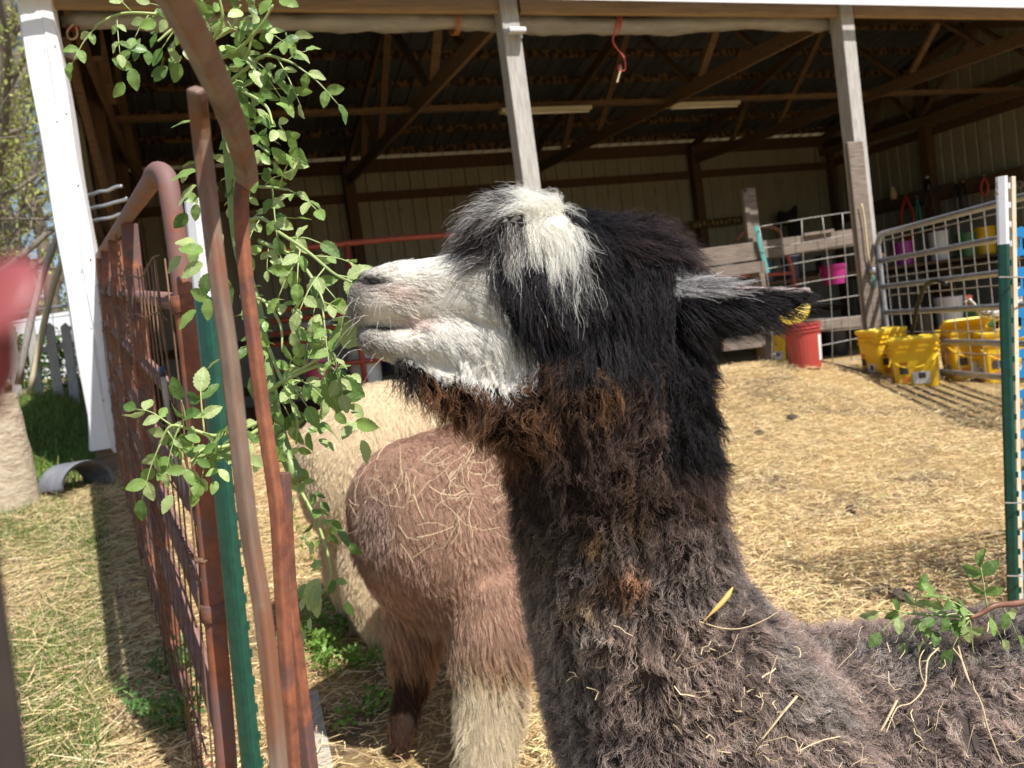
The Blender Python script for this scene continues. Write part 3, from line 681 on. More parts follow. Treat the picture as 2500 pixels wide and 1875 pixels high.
# ================================================================== pens, buckets and clutter under the barn
def gnd(x, y): return np.array([x, y, float(ground_z(x, y))])
def pail_round(name, label, base, r0, r1, h, m, group, lid=None, handle=True, rim=True, label_m=None, face=0.0):
    t = thing(name, label, 'bucket', base, group)
    pr = [(r0*0.98, 0), (r0, 0.012), (r1*0.985, h*0.80)]
    if rim: pr += [(r1*1.05, h*0.805), (r1*1.05, h*0.825), (r1*0.99, h*0.83), (r1*0.99, h*0.87), (r1*1.06, h*0.875), (r1*1.06, h*0.90), (r1*1.0, h*0.905), (r1*1.0, h*0.95), (r1*1.05, h*0.955)]
    pr += [(r1*1.05, h), (r1*0.97, h), (r1*0.95, h*0.9), (r0*0.93, 0.02)]
    MB().lathe(pr, base, 28).build('shell', m, t, smooth=False)
    if lid: MB().lathe([(r1*1.07, h*0.97), (r1*1.07, h*1.015), (r1*0.95, h*1.025), (r1*0.5, h*1.01)], base, 28).build('lid', lid, t)
    if handle:
        a = np.linspace(0.1, math.pi-0.1, 16); mb = MB()
        mb.tube(np.stack([base[0]+r1*1.08*np.cos(a+face), base[1]+r1*1.08*np.sin(a+face), base[2]+h*0.86-0.10*np.sin(a)], 1), 0.003, 5); mb.build('bail', MT['wire_grey'], t)
    if label_m:
        a = np.linspace(-0.75, -0.2, 6)+face; V = []
        for aa in a:
            for z in (0.06, h*0.72):
                rr = r0+(r1-r0)*z/h+0.002; V.append((base[0]+rr*math.cos(aa), base[1]+rr*math.sin(aa), base[2]+z))
        MB().add(V, [(2*i, 2*i+2, 2*i+3, 2*i+1) for i in range(5)]).build('label', label_m, t)
    return t
# red bucket
b = on_ground(1741, 793); B_RED = b
pail_round('bucket', 'red plastic bucket with ribbed rim and white side label on straw', b+np.array([0, 0, -.01]), 0.125, 0.142, 0.37, MT['red_plastic'], 'round buckets', label_m=MT['label_white'], face=-0.55)
# square pails
def sq_ring(w, d, r, z, n=5):
    out = []
    for cx, cy, a0 in ((1, 1, 0), (-1, 1, 90), (-1, -1, 180), (1, -1, 270)):
        for k in range(n):
            a = math.radians(a0+90*k/(n-1)); out.append((cx*(w/2-r)+r*math.cos(a), cy*(d/2-r)+r*math.sin(a), z))
    return out
def square_pail(label, base, rot, h=0.335, w=0.29, d=0.245, lid='closed', name='pail', prints=1, tint=None):
    h, w, d = h*1.1, w*1.1, d*1.1
    t = thing(name, label, 'pail', base, 'yellow square pails'); R = np.array(Matrix.Rotation(rot, 3, 'Z'))
    prof = [(0.86, 0), (0.88, 0.01), (0.96, h*0.74), (1.03, h*0.745), (1.03, h*0.765), (0.97, h*0.77), (0.975, h*0.83), (1.045, h*0.835), (1.045, h*0.86), (0.985, h*0.865), (0.99, h*0.93), (1.06, h*0.935), (1.06, h*0.985)]
    rings = [sq_ring(w*s, d*s, 0.035, z) for s, z in prof]; n = len(rings[0])
    V = np.array([p for r in rings for p in r])@R.T+base
    F = [(i*n+j, i*n+(j+1) % n, (i+1)*n+(j+1) % n, (i+1)*n+j) for i in range(len(rings)-1) for j in range(n)]+[tuple(range(n-1, -1, -1))]
    mb = MB(); mb.add(V, F); o = mb.build('shell', MT['yellow'], t); so = o.modifiers.new('s', 'SOLIDIFY'); so.thickness = 0.003
    if lid == 'closed':
        rr = [sq_ring(w*s, d*s, 0.035, z) for s, z in ((1.075, h*0.965), (1.085, h*1.0), (1.06, h*1.02), (0.9, h*1.02), (0.86, h*1.0))]
        V = np.array([p for r in rr for p in r])@R.T+base
        F = [(i*n+j, i*n+(j+1) % n, (i+1)*n+(j+1) % n, (i+1)*n+j) for i in range(len(rr)-1) for j in range(n)]+[tuple((len(rr)-1)*n+j for j in range(n))]
        MB().add(V, F).build('lid', MT['yellow_cap'], t)
    elif lid == 'half':
        rr = [sq_ring(w*1.08, d*0.52, 0.03, z) for z in (h*0.97, h*1.02)]
        V = (np.array([p for r in rr for p in r])+np.array([0, d*0.28, 0]))@R.T+base
        MB().add(V, [tuple(range(n-1, -1, -1)), tuple(range(n, 2*n))]+[(j, (j+1) % n, n+(j+1) % n, n+j) for j in range(n)]).build('lid', MT['yellow_cap'], t)
        rr = [sq_ring(w*1.08, d*0.52, 0.03, z) for z in (0, 0.016)]
        Rx = np.array(Matrix.Rotation(math.radians(-28), 3, 'X'))
        V = ((np.array([p for r in rr for p in r])+np.array([0, -d*0.26, 0]))@Rx.T+np.array([0, 0.02, h*1.02]))@R.T+base
        MB().add(V, [tuple(range(n-1, -1, -1)), tuple(range(n, 2*n))]+[(j, (j+1) % n, n+(j+1) % n, n+j) for j in range(n)]).build('flap', MT['yellow_cap'], t)
    a = np.linspace(0, math.pi, 14); mb = MB()
    tilt = -0.95
    pts = np.stack([(w*0.54)*np.cos(a), -np.sin(a)*0.15*math.cos(tilt)-d*0.0-0.145*np.sin(a)**0.4, h*0.80-np.sin(a)*0.13], 1)
    mb.tube(pts@R.T+base, 0.005, 6); mb.build('handle', MT['yellow_cap'], t)
    # printed panels, thin sheets on the front and right faces
    def panel(face, u0, u1, v0, v1, m, nm, off=0.003):
        V = []
        for (u, v) in ((u0, v0), (u1, v0), (u1, v1), (u0, v1)):
            s = 0.88+0.08*v/(h*0.74)
            if face == 'front': V.append((u*w*s, -d*s/2-off, v))
            elif face == 'right': V.append((w*s/2+off, u*d*s, v))
            else: V.append((-w*s/2-off, -u*d*s, v))
        MB().add(np.array(V)@R.T+base, [(0, 1, 2, 3)]).build(nm, m, t)
    for f in ('front', 'right', 'left'):
        panel(f, -.06, .34, .035, .125, MT['label_white'], 'printed_panel')
        panel(f, 0.08, .24, .075, .115, MT['print_dark'], 'printed_mark', .004)
        panel(f, -.34, -.14, .11, .165, MT['print_dark'], 'printed_mark', .004)
        panel(f, -.33, -.15, .175, .20, MT['print_orange'], 'printed_mark', .004)
        panel(f, -.30, -.12, .05, .09, MT['print_purple'] if f != 'front' else MT['print_orange'], 'printed_mark', .004)
    return t
bA = on_ground(2012, 832); bB = on_ground(1938, 812)
square_pail('frontmost yellow square pail with lid and white label, in front of the grey gate', bA+np.array([0, .12, -.012]), math.radians(-52), 0.335)
square_pail('yellow square pail beside the right barn post, left of the frontmost pail', bB+np.array([0.0, .12, -.012]), math.radians(-12), 0.345, w=0.25)
bC = on_ground(2100, 803); bD = on_ground(2170, 806)
pC = atd(2092, 805, 6.15); pC[2] = ground_z(pC[0], pC[1]); pD = atd(2165, 800, 5.95); pD[2] = ground_z(pD[0], pD[1])
square_pail('yellow pail with tilted flap lid behind the gate, left of the hen', pC, math.radians(-30), 0.335, lid='half')
square_pail('yellow square pail behind the gate rails with the hen standing on it', pD, math.radians(-34), 0.335)
# yellow pail behind the red bucket with its lid swung open
b = on_ground(1668, 784)+np.array([0.02, .04, 0])
t = square_pail('yellow square pail half hidden behind the red bucket, lid swung up', b, math.radians(-20), 0.345, lid=None)
a0 = atd(1668, 700, 7.1); a1 = atd(1765, 650, 7.1); c = (a0+a1)/2
mb = MB(); mb.lathe([(.0, -.006), (.105, -.006), (.11, 0.0), (.11, .014), (.1, .018), (0.0, .018)], (0, 0, 0), 24, sx=1.5)
Rm = np.array(Matrix.Rotation(math.radians(-24), 3, Vector(_rt if False else (FW[0], FW[1], 0)))@Matrix.Rotation(math.radians(60), 3, Vector((RT[0], RT[1], 0)).normalized()))
mb.v = [tuple(np.array(v)@Rm.T+c) for v in mb.v]; mb.build('lid', MT['yellow_cap'], t, smooth=True)

# ---- wooden pen rails, wire panel
t = thing('pen_fence', 'weathered plank pen fence running left from the right barn post', 'fence', gnd(4.9, YF+0.9))
pY = 6.35
a = atY(1616, 408, pY); b = atY(1640, 640, pY); xb = (a[0]+b[0])/2
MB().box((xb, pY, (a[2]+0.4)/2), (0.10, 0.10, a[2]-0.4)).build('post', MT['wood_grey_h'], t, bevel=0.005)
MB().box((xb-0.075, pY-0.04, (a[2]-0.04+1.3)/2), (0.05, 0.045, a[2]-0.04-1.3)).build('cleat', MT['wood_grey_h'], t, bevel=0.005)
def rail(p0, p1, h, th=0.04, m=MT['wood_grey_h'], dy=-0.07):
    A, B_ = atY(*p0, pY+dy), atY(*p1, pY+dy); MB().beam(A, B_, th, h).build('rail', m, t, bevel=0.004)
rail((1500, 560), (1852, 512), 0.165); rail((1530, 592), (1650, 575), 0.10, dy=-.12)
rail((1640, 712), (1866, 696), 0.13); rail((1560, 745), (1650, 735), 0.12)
rail((1735, 508), (1800, 498), 0.03, 0.03, dy=-.115)
t = thing('wire_fence', 'sagging wire livestock fencing behind the red bucket', 'fence', gnd(5.2, pY-.15))
def wirepanel(parent, c00, c10, c01, c11, nu, nv, r, m, sag=0.02, seed=0, name='wire_mesh'):
    gg = np.random.default_rng(seed); mb = MB()
    f = lambda u, v: c00*(1-u)*(1-v)+c10*u*(1-v)+c01*(1-u)*v+c11*u*v
    for i in range(nu+1):
        u = i/nu; w = gg.normal(0, sag, 3); mb.tube([f(u, v)+w*math.sin(v*3.14)*np.array([1, 1, .2]) for v in np.linspace(0, 1, 9)], r, 5)
    for j in range(nv+1):
        v = j/nv; w = gg.normal(0, sag, 3); mb.tube([f(u, v)+w*math.sin(u*3.14)*np.array([.2, 1, 1]) for u in np.linspace(0, 1, 12)], r, 5)
    o = mb.build(name, m, parent, smooth=True); tag(o, kind='stuff'); return o
q = lambda x, y: atY(x, y, pY-0.16)
wirepanel(t, q(1668, 812), q(1880, 770), q(1640, 490), q(1862, 455), 5, 7, 0.0042, MT['wire_grey'], 0.012, 3)
# teal strap
t = tag(MB().beam(atY(1634, 488, pY-.13), atY(1658, 590, pY-.13), 0.045, 0.006, (0, 1, 0)).build('strap', MT['teal'], None), 'teal webbing strap hanging down the short grey pen post', 'strap')
# red pipe A-frame rack behind
t = thing('pipe_rack', 'red pipe rack standing behind the plank pen', 'rack', gnd(5.3, 7.2))
q = lambda x, y: atY(x, y, 7.2)
MB().tube(spline([q(1530, 640), q(1532, 566), q(1600, 556), q(1680, 548), q(1702, 556), q(1718, 630), q(1735, 760)], 26), 0.026, 10).build('frame', MT['red_pipe'], t, smooth=True)
MB().tube([q(1532, 600), q(1708, 590)], 0.02, 8).build('rail', MT['red_pipe'], t, smooth=True)
MB().tube(spline([q(1590, 520), q(1610, 498), q(1650, 490), q(1680, 496), q(1690, 520)], 16), 0.02, 8).build('hoop', MT['rust'], t, smooth=True)
# rope with knot on the scab board
t = thing('rope', 'pale rope with a shiny bell hanging on the right barn post', 'rope', atY(1885, 540, YF-.14))
q = lambda x, y: atY(x, y, YF-.14)
MB().tube(spline([q(1861, 440), q(1868, 480), q(1874, 540), q(1880, 570)], 14), 0.008, 6).build('cord', MT['rope'], t, smooth=True)
c = q(1884, 584); MB().lathe([(.004, .03), (.02, .026), (.03, .01), (.03, -.012), (.02, -.028), (.004, -.032)], c, 14).build('bell', MT['galv'], t, smooth=True)
MB().beam(q(1887, 596), q(1892, 622), 0.02, 0.004, (0, 1, 0)).build('tassel', MT['teal'], t)

# ---- grey tube gate on the right
t = thing('tube_gate', 'grey galvanised tube gate with wire mesh hung on the right barn post', 'gate', gnd(5.1, 5.2))
Hd = 6.95
hx = (1925-1106)*KP/FPX*Hd
def G(dd, z):          # along the gate: dd metres from the hinge towards the camera
    base = CAM+_fh_(Hd-dd)+_rt*hx*1.0
    return np.array([base[0], base[1], z])
def _fh_(d): return np.array([FW[0], FW[1], 0])/np.linalg.norm(FW[:2])*d
def Gp(x, y):          # point of the gate plane under a picture point
    r = ray(x, y); s = hx/(r@_rt); return CAM+r*s
zt = Gp(1925, 500)[2]; zl = zt-1.19
sl = (Gp(2150, 442)[2]-zt)/(np.linalg.norm((Gp(2150, 442)-Gp(1925, 500))[:2]))
L_ = 3.0
def GG(dd, z): p = G(dd, z); p[2] += sl*dd; return p
MB().tube(spline([GG(0.0, zl), GG(0.0, zt-0.16), GG(0.012, zt-0.07), GG(0.06, zt-0.012), GG(0.14, zt), GG(0.6, zt), GG(L_-.14, zt), GG(L_-.02, zt-.06), GG(L_, zt-.16), GG(L_, zl)], 60), 0.024, 12).build('frame', MT['galv'], t, smooth=True)
for z in (0.22, 0.44, 0.66, 0.90, 1.13):
    MB().tube([GG(0.0, zt-z), GG(L_, zt-z)], 0.022, 12).build('rail', MT['galv'], t, smooth=True)
mb = MB()
for i in range(19): mb.tube([GG(0.06+i*0.16, zl+.02)+_rt*0.028, GG(0.06+i*0.16, zt-0.01)+_rt*0.028], 0.0035, 5)
for j in range(8): mb.tube([GG(0.02, zl+.05+j*0.155)+_rt*0.030, GG(L_-.02, zl+.05+j*0.155)+_rt*0.030], 0.0035, 5)
tag(mb.build('wire_mesh', MT['wire_grey'], t), kind='stuff')
MB().box(GG(-0.06, zt-0.17), (0.16, 0.03, 0.03)).build('hinge', MT['rust'], t)
# hose
q = lambda x, y: Gp(x, y)-_rt*0.06
pts = [q(2062, 612), q(2045, 604), q(2030, 606), q(2012, 622), q(1998, 660), q(1990, 700), q(1976, 745), q(1955, 775)]
gpts = [on_ground(x, y)+np.array([0, 0, .02]) for x, y in ((1915, 808), (1890, 814), (1850, 806), (1810, 795), (1775, 786))]
MB().tube(spline(pts+gpts, 60), 0.016, 10).build('hose', MT['black_rubber'], None, smooth=True)
tag(bpy.data.objects['hose'], 'black rubber hose draped from the grey gate to the straw', 'hose')

# ---- hen on the pails
hb = pD+np.array([0, 0, 0.335*1.1*1.02]); f = -_rt           # facing picture-left
MT['hen'] = mat('barred_feathers', (0.10, 0.085, 0.08), (0.72, 0.68, 0.64), 46, 0.8, bump=0.5, contrast=(0.45, 0.55), stretch=(1, 1, 1.5))
t = thing('hen', 'speckled grey hen with red comb standing on the yellow pails behind the gate', 'hen', hb)
bm = bmesh.new(); sd_ = _fh_(1.0)
st = [(0.16, .10, .012), (.12, .135, .04), (.05, .125, .075), (-.05, .125, .09), (-.12, .15, .08), (-.17, .20, .055), (-.20, .27, .03), (-.21, .33, .012)]
st = [(-.20, .30, .006, .01), (-.17, .235, .05, .02), (-.12, .165, .065, .05), (-.04, .125, .075, .075), (.05, .12, .07, .07), (.11, .14, .055, .05), (.145, .175, .036, .034), (.165, .21, .026, .025), (.185, .235, .026, .026), (.205, .238, .016, .016), (.212, .238, .006, .006)]
loft(bm, [ring(hb+f*l+np.array([0, 0, z]), np.array([0, 0, 1.0])*0.85+f*0.5*(1 if l < .12 else .1), sd_, rv, rh, 16, 2) for l, z, rv, rh in fine(st, 3)])
me = remeshed(bm, 'hen_body', 0.006, 3); me.materials.append(MT['hen']); me.transform(Matrix.Translation(Vector(-hb))); o = bpy.data.objects.new('body', me); COL.objects.link(o); o.parent = t
mb = MB(); c = hb+f*.2+np.array([0, 0, .265])
poly = [c+f*a+np.array([0, 0, b])-sd_*.004 for a, b in ((-.03, -.012), (-.035, .012), (-.02, .006), (-.012, .022), (-.002, .008), (.008, .02), (.014, .004), (.022, .008), (.02, -.014))]
mb.prism(poly, (0, 0, 0), sd_*.008); mb.build('comb', MT['red_pipe'], t)
mb = MB(); poly = [c+f*a+np.array([0, 0, b])-sd_*.006 for a, b in ((.004, -.035), (.02, -.036), (.018, -.06), (.008, -.064))]
mb.prism(poly, (0, 0, 0), sd_*.012); mb.build('wattle', MT['red_pipe'], t)
MB().lathe([(.009, 0), (.006, .012), (.001, .026)], hb+f*.208+np.array([0, 0, .236]), 8, axis=np.array(Vector(f).to_track_quat('Z', 'Y').to_matrix())).build('beak', MT['rope'], t)
for s in (-1, 1):
    p0 = hb+f*.0+sd_*.03*s+np.array([0, 0, .07]); p1 = hb+f*.01+sd_*.03*s+np.array([0, 0, .004]); mb = MB()
    mb.tube([p0, p1], .006, 6)
    for a in (-.5, 0, .5): mb.tube([p1, p1+f*.035*math.cos(a)+sd_*.035*math.sin(a)], .004, 5)
    mb.build('leg', MT['rope'], t)

# ---- red pipe panel behind the white muzzle
t = thing('corral_fence', 'red pipe corral fence standing behind the white muzzle', 'fence', gnd(1.9, 7.7))
q = lambda x, y: atY(x, y, 7.7)
MB().tube(spline([q(560, 545), q(735, 527), q(860, 515), q(985, 507), q(1030, 510), q(1050, 540), q(1060, 640), q(1085, 900)], 40), 0.028, 10).build('frame', MT['red_pipe'], t, smooth=True)
MB().tube([q(748, 527), q(800, 905)], 0.028, 10).build('upright', MT['red_pipe'], t, smooth=True)
for y0, y1 in ((672, 640), (695, 665), (722, 695), (745, 722), (800, 778)):
    MB().tube([q(585, y0), q(1065, y1-25)], 0.024, 8).build('rail', MT['red_pipe'], t, smooth=True)
# buckets standing in the pens
def inside(px, py, Y, r0, r1, h, m, label, lid=None, nm='bucket', hang=False, **k):
    p = atY(px, py, Y)
    if not hang: p[2] = max(p[2], float(ground_z(p[0], p[1])))
    return pail_round(nm, label, p, r0, r1, h, m, 'round buckets', lid=lid, **k)
inside(700, 830, 7.9, .14, .17, .24, MT['pink'], 'pink bucket behind the red pipe panel, below the rose leaves')
inside(798, 850, 7.9, .14, .155, .44, MT['white_plastic'], 'pale silver bucket behind the red panel under the white chin')
inside(690, 790, 8.6, .16, .18, .45, MT['white_plastic'], 'white tub in the shade behind the red pipe panel', rim=False)
inside(850, 800, 8.8, .16, .18, .45, MT['navy'], 'dark blue tub in the shade behind the red pipe panel', rim=False)
inside(1803, 614, 6.7, .10, .13, .20, MT['magenta'], 'magenta bucket hung on the wire panel left of the right post', hang=True)
def shelf(px0, px1, py, Y):
    a, b = atY(px0, py, Y), atY(px1, py, Y); return a, b
a, b = shelf(1530, 2230, 626, 8.6)
t = thing('bench', 'low dark workbench along the pens, crowded with buckets and tubs', 'bench', gnd((a[0]+b[0])/2, 8.6))
MB().box(((a[0]+b[0])/2, 8.8, a[2]-.02), (b[0]-a[0]+.4, 0.6, 0.04)).build('top', MT['wood_post'], t)
for xx in np.linspace(a[0], b[0], 5): MB().box((xx, 8.8, (a[2]+.4)/2), (.09, .09, a[2]-.45)).build('leg', MT['wood_post'], t)
zb_ = a[2]
for px, r, h, m, lid, lab in ((1725, .12, .30, 'navy', 'white_plastic', 'dark bucket with white lid on the bench behind the wire panel'), (1800, .13, .26, 'black_rubber', None, 'black tub on the bench left of the right post'), (1665, .14, .28, 'navy', None, 'navy tub on the bench behind the red rack'), (1575, .14, .30, 'white_plastic', None, 'white tub on the bench behind the dark head'),
        (1970, .14, .32, 'purple', None, 'purple bucket behind the gate mesh, beside the post'), (2050, .13, .42, 'white_plastic', 'navy', 'white lidded bucket behind the gate mesh in the middle'), (2110, .14, .34, 'green_plastic', None, 'green bucket behind the gate mesh next to the white one'), (2150, .15, .40, 'yellow', None, 'yellow tub seen through the gate mesh beside the right T-post')):
    p = atY(px, 620, 8.6); p[1] = 8.7; p[2] = zb_
    pail_round('bucket', lab, p, r*.9, r, h, MT[m], 'round buckets', lid=MT[lid] if lid else None, handle=False)
for px, py, Y, r, h, m, lab in ((2055, 720, 7.6, .16, .55, 'white_plastic', 'tall white bin on the floor behind the gate'), (2120, 715, 7.4, .17, .34, 'green_plastic', 'green tub on the floor behind the gate'), (1985, 700, 7.7, .16, .4, 'black_rubber', 'black bin on the floor behind the gate'), (1800, 735, 7.8, .17, .38, 'black_rubber', 'black tub on the floor behind the wire panel')):
    p = atY(px, py, Y); p[2] = ground_z(p[0], p[1]); pail_round('bin', lab, p, r*.85, r, h, MT[m], 'bins on the barn floor', handle=False, rim=False)
# things on the back wall
a, b = atY(1490, 487, YB-.2), atY(1604, 475, YB-.2)
t = thing('sign_board', 'narrow dark sign with pale lettering on the back wall', 'sign', a)
MB().beam(a, b, 0.02, 0.14).build('board', mat('dark_sign', (0.06, 0.04, 0.012), (0.085, 0.055, 0.018), 9, 0.8), t)
gg = np.random.default_rng(5); mb = MB(); nL = 11
for i in range(nL):
    c = a+(b-a)*((i+1.2)/(nL+1.2))+np.array([0, -.016, -.005])
    for k in range(3):
        mb.box(c+np.array([gg.uniform(-.018, .018), 0, gg.uniform(-.028, .028)]), ((.012, .004, .06) if k % 2 else (.038, .004, .012)))
mb.build('lettering', MT['rope'], t)
a = atY(1700, 470, YB-.3); t = thing('saddle_rack', 'dark saddle on a rack against the back wall', 'saddle', a)
bm = bmesh.new(); loft(bm, [ring(a+np.array([x, 0, z]), np.array([0, 1.0, 0]), np.array([0, 0, 1.0]), r, r2, 14, 2) for x, z, r, r2 in ((-.16, .12, .03, .03), (-.14, .02, .12, .11), (0, -.04, .15, .12), (.14, .03, .13, .13), (.22, .16, .05, .06), (.24, .22, .01, .02))])
me = remeshed(bm, 'seat', .02, 2); me.materials.append(MT['grey_cloth']); me.transform(Matrix.Translation(Vector(-a))); o = bpy.data.objects.new('seat', me); COL.objects.link(o); o.parent = t
for dx in (-.07, .08): MB().beam(a+np.array([dx, -.14, -.05]), a+np.array([dx, -.15, -.5]), .14, .02, (0, 1, 0)).build('flap', MT['grey_cloth'], t)
# tools and tack along the right wall
XW = BX1-.12
q = lambda x, y: atX(x, y, XW)
a, b = q(1880, 450), q(2212, 372)
t = thing('tool_rail', 'long dark peg rail with tack along the right barn wall', 'rail', q(2050, 420)); MB().beam(a, b, .04, .20).build('board', MT['wood_post'], t)
def words(p0, p1, txt, m, parent, size):
    cu = bpy.data.curves.new('t', 'FONT'); cu.body = txt; cu.size = size; cu.extrude = 0.002; ob = bpy.data.objects.new('t', cu); COL.objects.link(ob)
    dg = bpy.context.evaluated_depsgraph_get(); me = bpy.data.meshes.new_from_object(ob.evaluated_get(dg)); bpy.data.objects.remove(ob)
    me.materials.append(m); return me
me = words(None, None, 'WOR', MT['white_plastic'], t, .16)
c = q(2190, 402); o = place('lettering', me, t, c+np.array([-.05, .1, -.06]), (math.pi/2, 0, -math.pi/2))
def hang(x, y, y2, w, m, lab, nm='tack'):
    a_, b_ = q(x, y)+np.array([-.05, 0, 0]), q(x+(y2-y)*.12, y2)+np.array([-.06, 0, 0])
    t_ = thing(nm, lab, nm, b_, 'tack on the right wall'); mb = MB(); mid = (a_+b_)/2
    mb.tube(spline([a_, mid+np.array([0, w, 0]), b_+np.array([0, w*.5, 0]), b_-np.array([0, w*.5, 0]), mid-np.array([0, w, 0]), a_+np.array([0, -.01, 0])], 26), w*.16+.008, 7); mb.build('strap', m, t_, smooth=True)
    MB().beam(a_+np.array([.03, 0, .04]), a_+np.array([-.02, 0, .04]), .02, .02).build('peg', MT['wood_tan'], t_)
hang(1960, 425, 510, .13, MT['orange_cord'], 'coil of orange cord hanging on the right wall', 'cord')
hang(2010, 412, 450, .07, MT['leather'], 'brown halter on the right wall beside the orange cord', 'halter')
hang(2070, 400, 470, .05, MT['black_rubber'], 'black bridle straps in the middle of the right wall', 'halter')
hang(2085, 398, 465, .05, MT['black_rubber'], 'second black bridle strap just right of the first', 'halter')
hang(2130, 385, 420, .06, MT['red_twine'], 'dusty red lead rope hanging left of the lettering', 'rope')
hang(1985, 430, 500, .04, MT['teal'], 'thin teal lead hanging beside the orange cord', 'rope')
for x, y, m, h, lab in ((1937, 415, 'rope', .2, 'tan bottle on the right wall ledge'), (2012, 395, 'black_rubber', .22, 'dark bottle with white cap on the right wall ledge')):
    p = q(x, y)+np.array([-.08, 0, -.12]); t_ = thing('bottle', lab, 'bottle', p, 'bottles on the wall ledge')
    MB().lathe([(.05, 0), (.055, .02), (.055, h*.6), (.025, h*.8), (.022, h*.95), (.001, h*.95)], p, 12).build('flask', MT[m], t_, smooth=True)
    MB().lathe([(.026, h*.9), (.026, h*1.05), (.001, h*1.06)], p, 10).build('cap', MT['white_plastic'], t_)
# ================================================================== left side: gates, posts, fence, trees
# ---- long rusty pipe gate running from near the lens up to the barn corner
def lerp(a, b, t): return np.asarray(a)*(1-t)+np.asarray(b)*t
def near_x(y): return np.interp(y, [380, 440, 600, 800, 1000, 1250, 1500, 1800, 1950], [352, 372, 392, 415, 437, 458, 478, 500, 510])
def GN(f): y = 380+1570*f; return atd(near_x(y), y, 1.68)
def GF(f): y = 552+440*f; return atd(215+50*f, y, 4.85)
def GL(t, f): return lerp(GN(f), GF(f), t)
t = thing('pipe_gate', 'long rusty red pipe gate with wire mesh leading to the white barn corner', 'gate', np.array([GL(.5, 1)[0], GL(.5, 1)[1], float(ground_z(*GL(.5, 1)[:2]))]))
pts = [GF(0), lerp(GF(0), atd(335, 381, 1.78), .5), lerp(GF(0), atd(335, 381, 1.78), .93), atd(333, 379, 1.78), atd(345, 371, 1.72), atd(360, 386, 1.69)]+[atd(near_x(y), y, 1.68) for y in (430, 520, 650, 800, 950, 1100, 1300, 1500, 1700, 1950)]
MB().tube(spline(pts, 90), 0.0215, 16).build('frame', MT['rust_worn'], t, smooth=True)
MB().tube([GF(0), GF(1)], 0.022, 10).build('end_pipe', MT['rust'], t, smooth=True)
for f in (.175, .33, .48, .62, .76, .97): MB().tube([GL(-.002, f), GL(1, f)], 0.0205, 12).build('rail', MT['rust_purple'] if f < .9 else MT['rust'], t, smooth=True)
for u in (.3, .55, .78): MB().beam(GL(u, 0.01), GL(u, 1.0), 0.05, 0.03, GF(0)-GN(0)).build('upright', MT['rust'], t)
for f in (.178, .60):
    c = GL(0, f); MB().lathe([(.026, -.018), (.0275, -.016), (.0275, .016), (.026, .018)], c, 14, axis=np.array(Vector(GN(f-.02)-GN(f+.02)).to_track_quat('Z', 'Y').to_matrix())).build('bracket', MT['rust'], t, smooth=True)
mb = MB(); off = -_rt*0.03; gg = np.random.default_rng(2)
for i in range(30):
    u = (i/29)**1.15; w = gg.normal(0, .006, 3); mb.tube([GL(u, f)+off+w*math.sin(f*9) for f in np.linspace(.11+.03*u, .98, 9)], 0.0021, 5)
for j in range(10):
    f0 = .115+.087*j; ph = gg.uniform(0, 6)
    mb.tube([GL(u, f0+.03*u)+off*1.15+np.array([0, 0, .014*math.sin(u*13+ph)+.01*math.sin(u*31)]) for u in np.linspace(.01, 1, 26)], 0.0024, 5)
tag(mb.build('wire_mesh', MT['wire_rust'], t, smooth=True), kind='stuff')
# chain hanging between gate and upright
mb = MB(); A0, A1 = GL(.42, .02)-_rt*.02, GL(.40, .36)-_rt*.02
for i in range(26):
    c = lerp(A0, A1, i/25)+np.array([.004*math.sin(i), 0, 0]); a = np.linspace(0, 6.28, 9); e = RT if i % 2 else FW
    mb.tube(np.stack([c+e*.007*math.cos(s)+np.array([0, 0, .013])*math.sin(s) for s in a]), .0024, 4, cap=False)
tag(mb.build('chain', MT['wire_rust'], None), 'rusty chain hanging down inside the long pipe gate', 'chain')
mb = MB()
for i in range(34):
    c = lerp(GL(.10, .545), GL(-.035, .50), i/33)+np.array([0, 0, -.03*math.sin(i/33*3.14)])-_rt*.03; a = np.linspace(0, 6.28, 8); e = RT if i % 2 else np.array([0, 0, 1.])
    mb.tube(np.stack([c+e*.005*math.cos(s)+FW*.008*math.sin(s) for s in a]), .0016, 4, cap=False)
tag(mb.build('chain', MT['wire_rust'], None), 'thin rusty chain wrapped round the near gate pipe low down', 'chain')
# stick with dark taped end leaning in the gate
t = thing('rod', 'grey rod with dark taped tip hooked in the rusty gate mesh', 'rod', atd(400, 1060, 1.85))
MB().tube(spline([atd(352, 810, 1.78), atd(362, 880, 1.80), atd(380, 980, 1.83), atd(400, 1080, 1.86)], 10), 0.0055, 8).build('shaft', MT['wood_grey'], t, smooth=True)
MB().tube([atd(349, 793, 1.775), atd(352, 812, 1.78)], 0.008, 8).build('tip', MT['navy'], t, smooth=True)
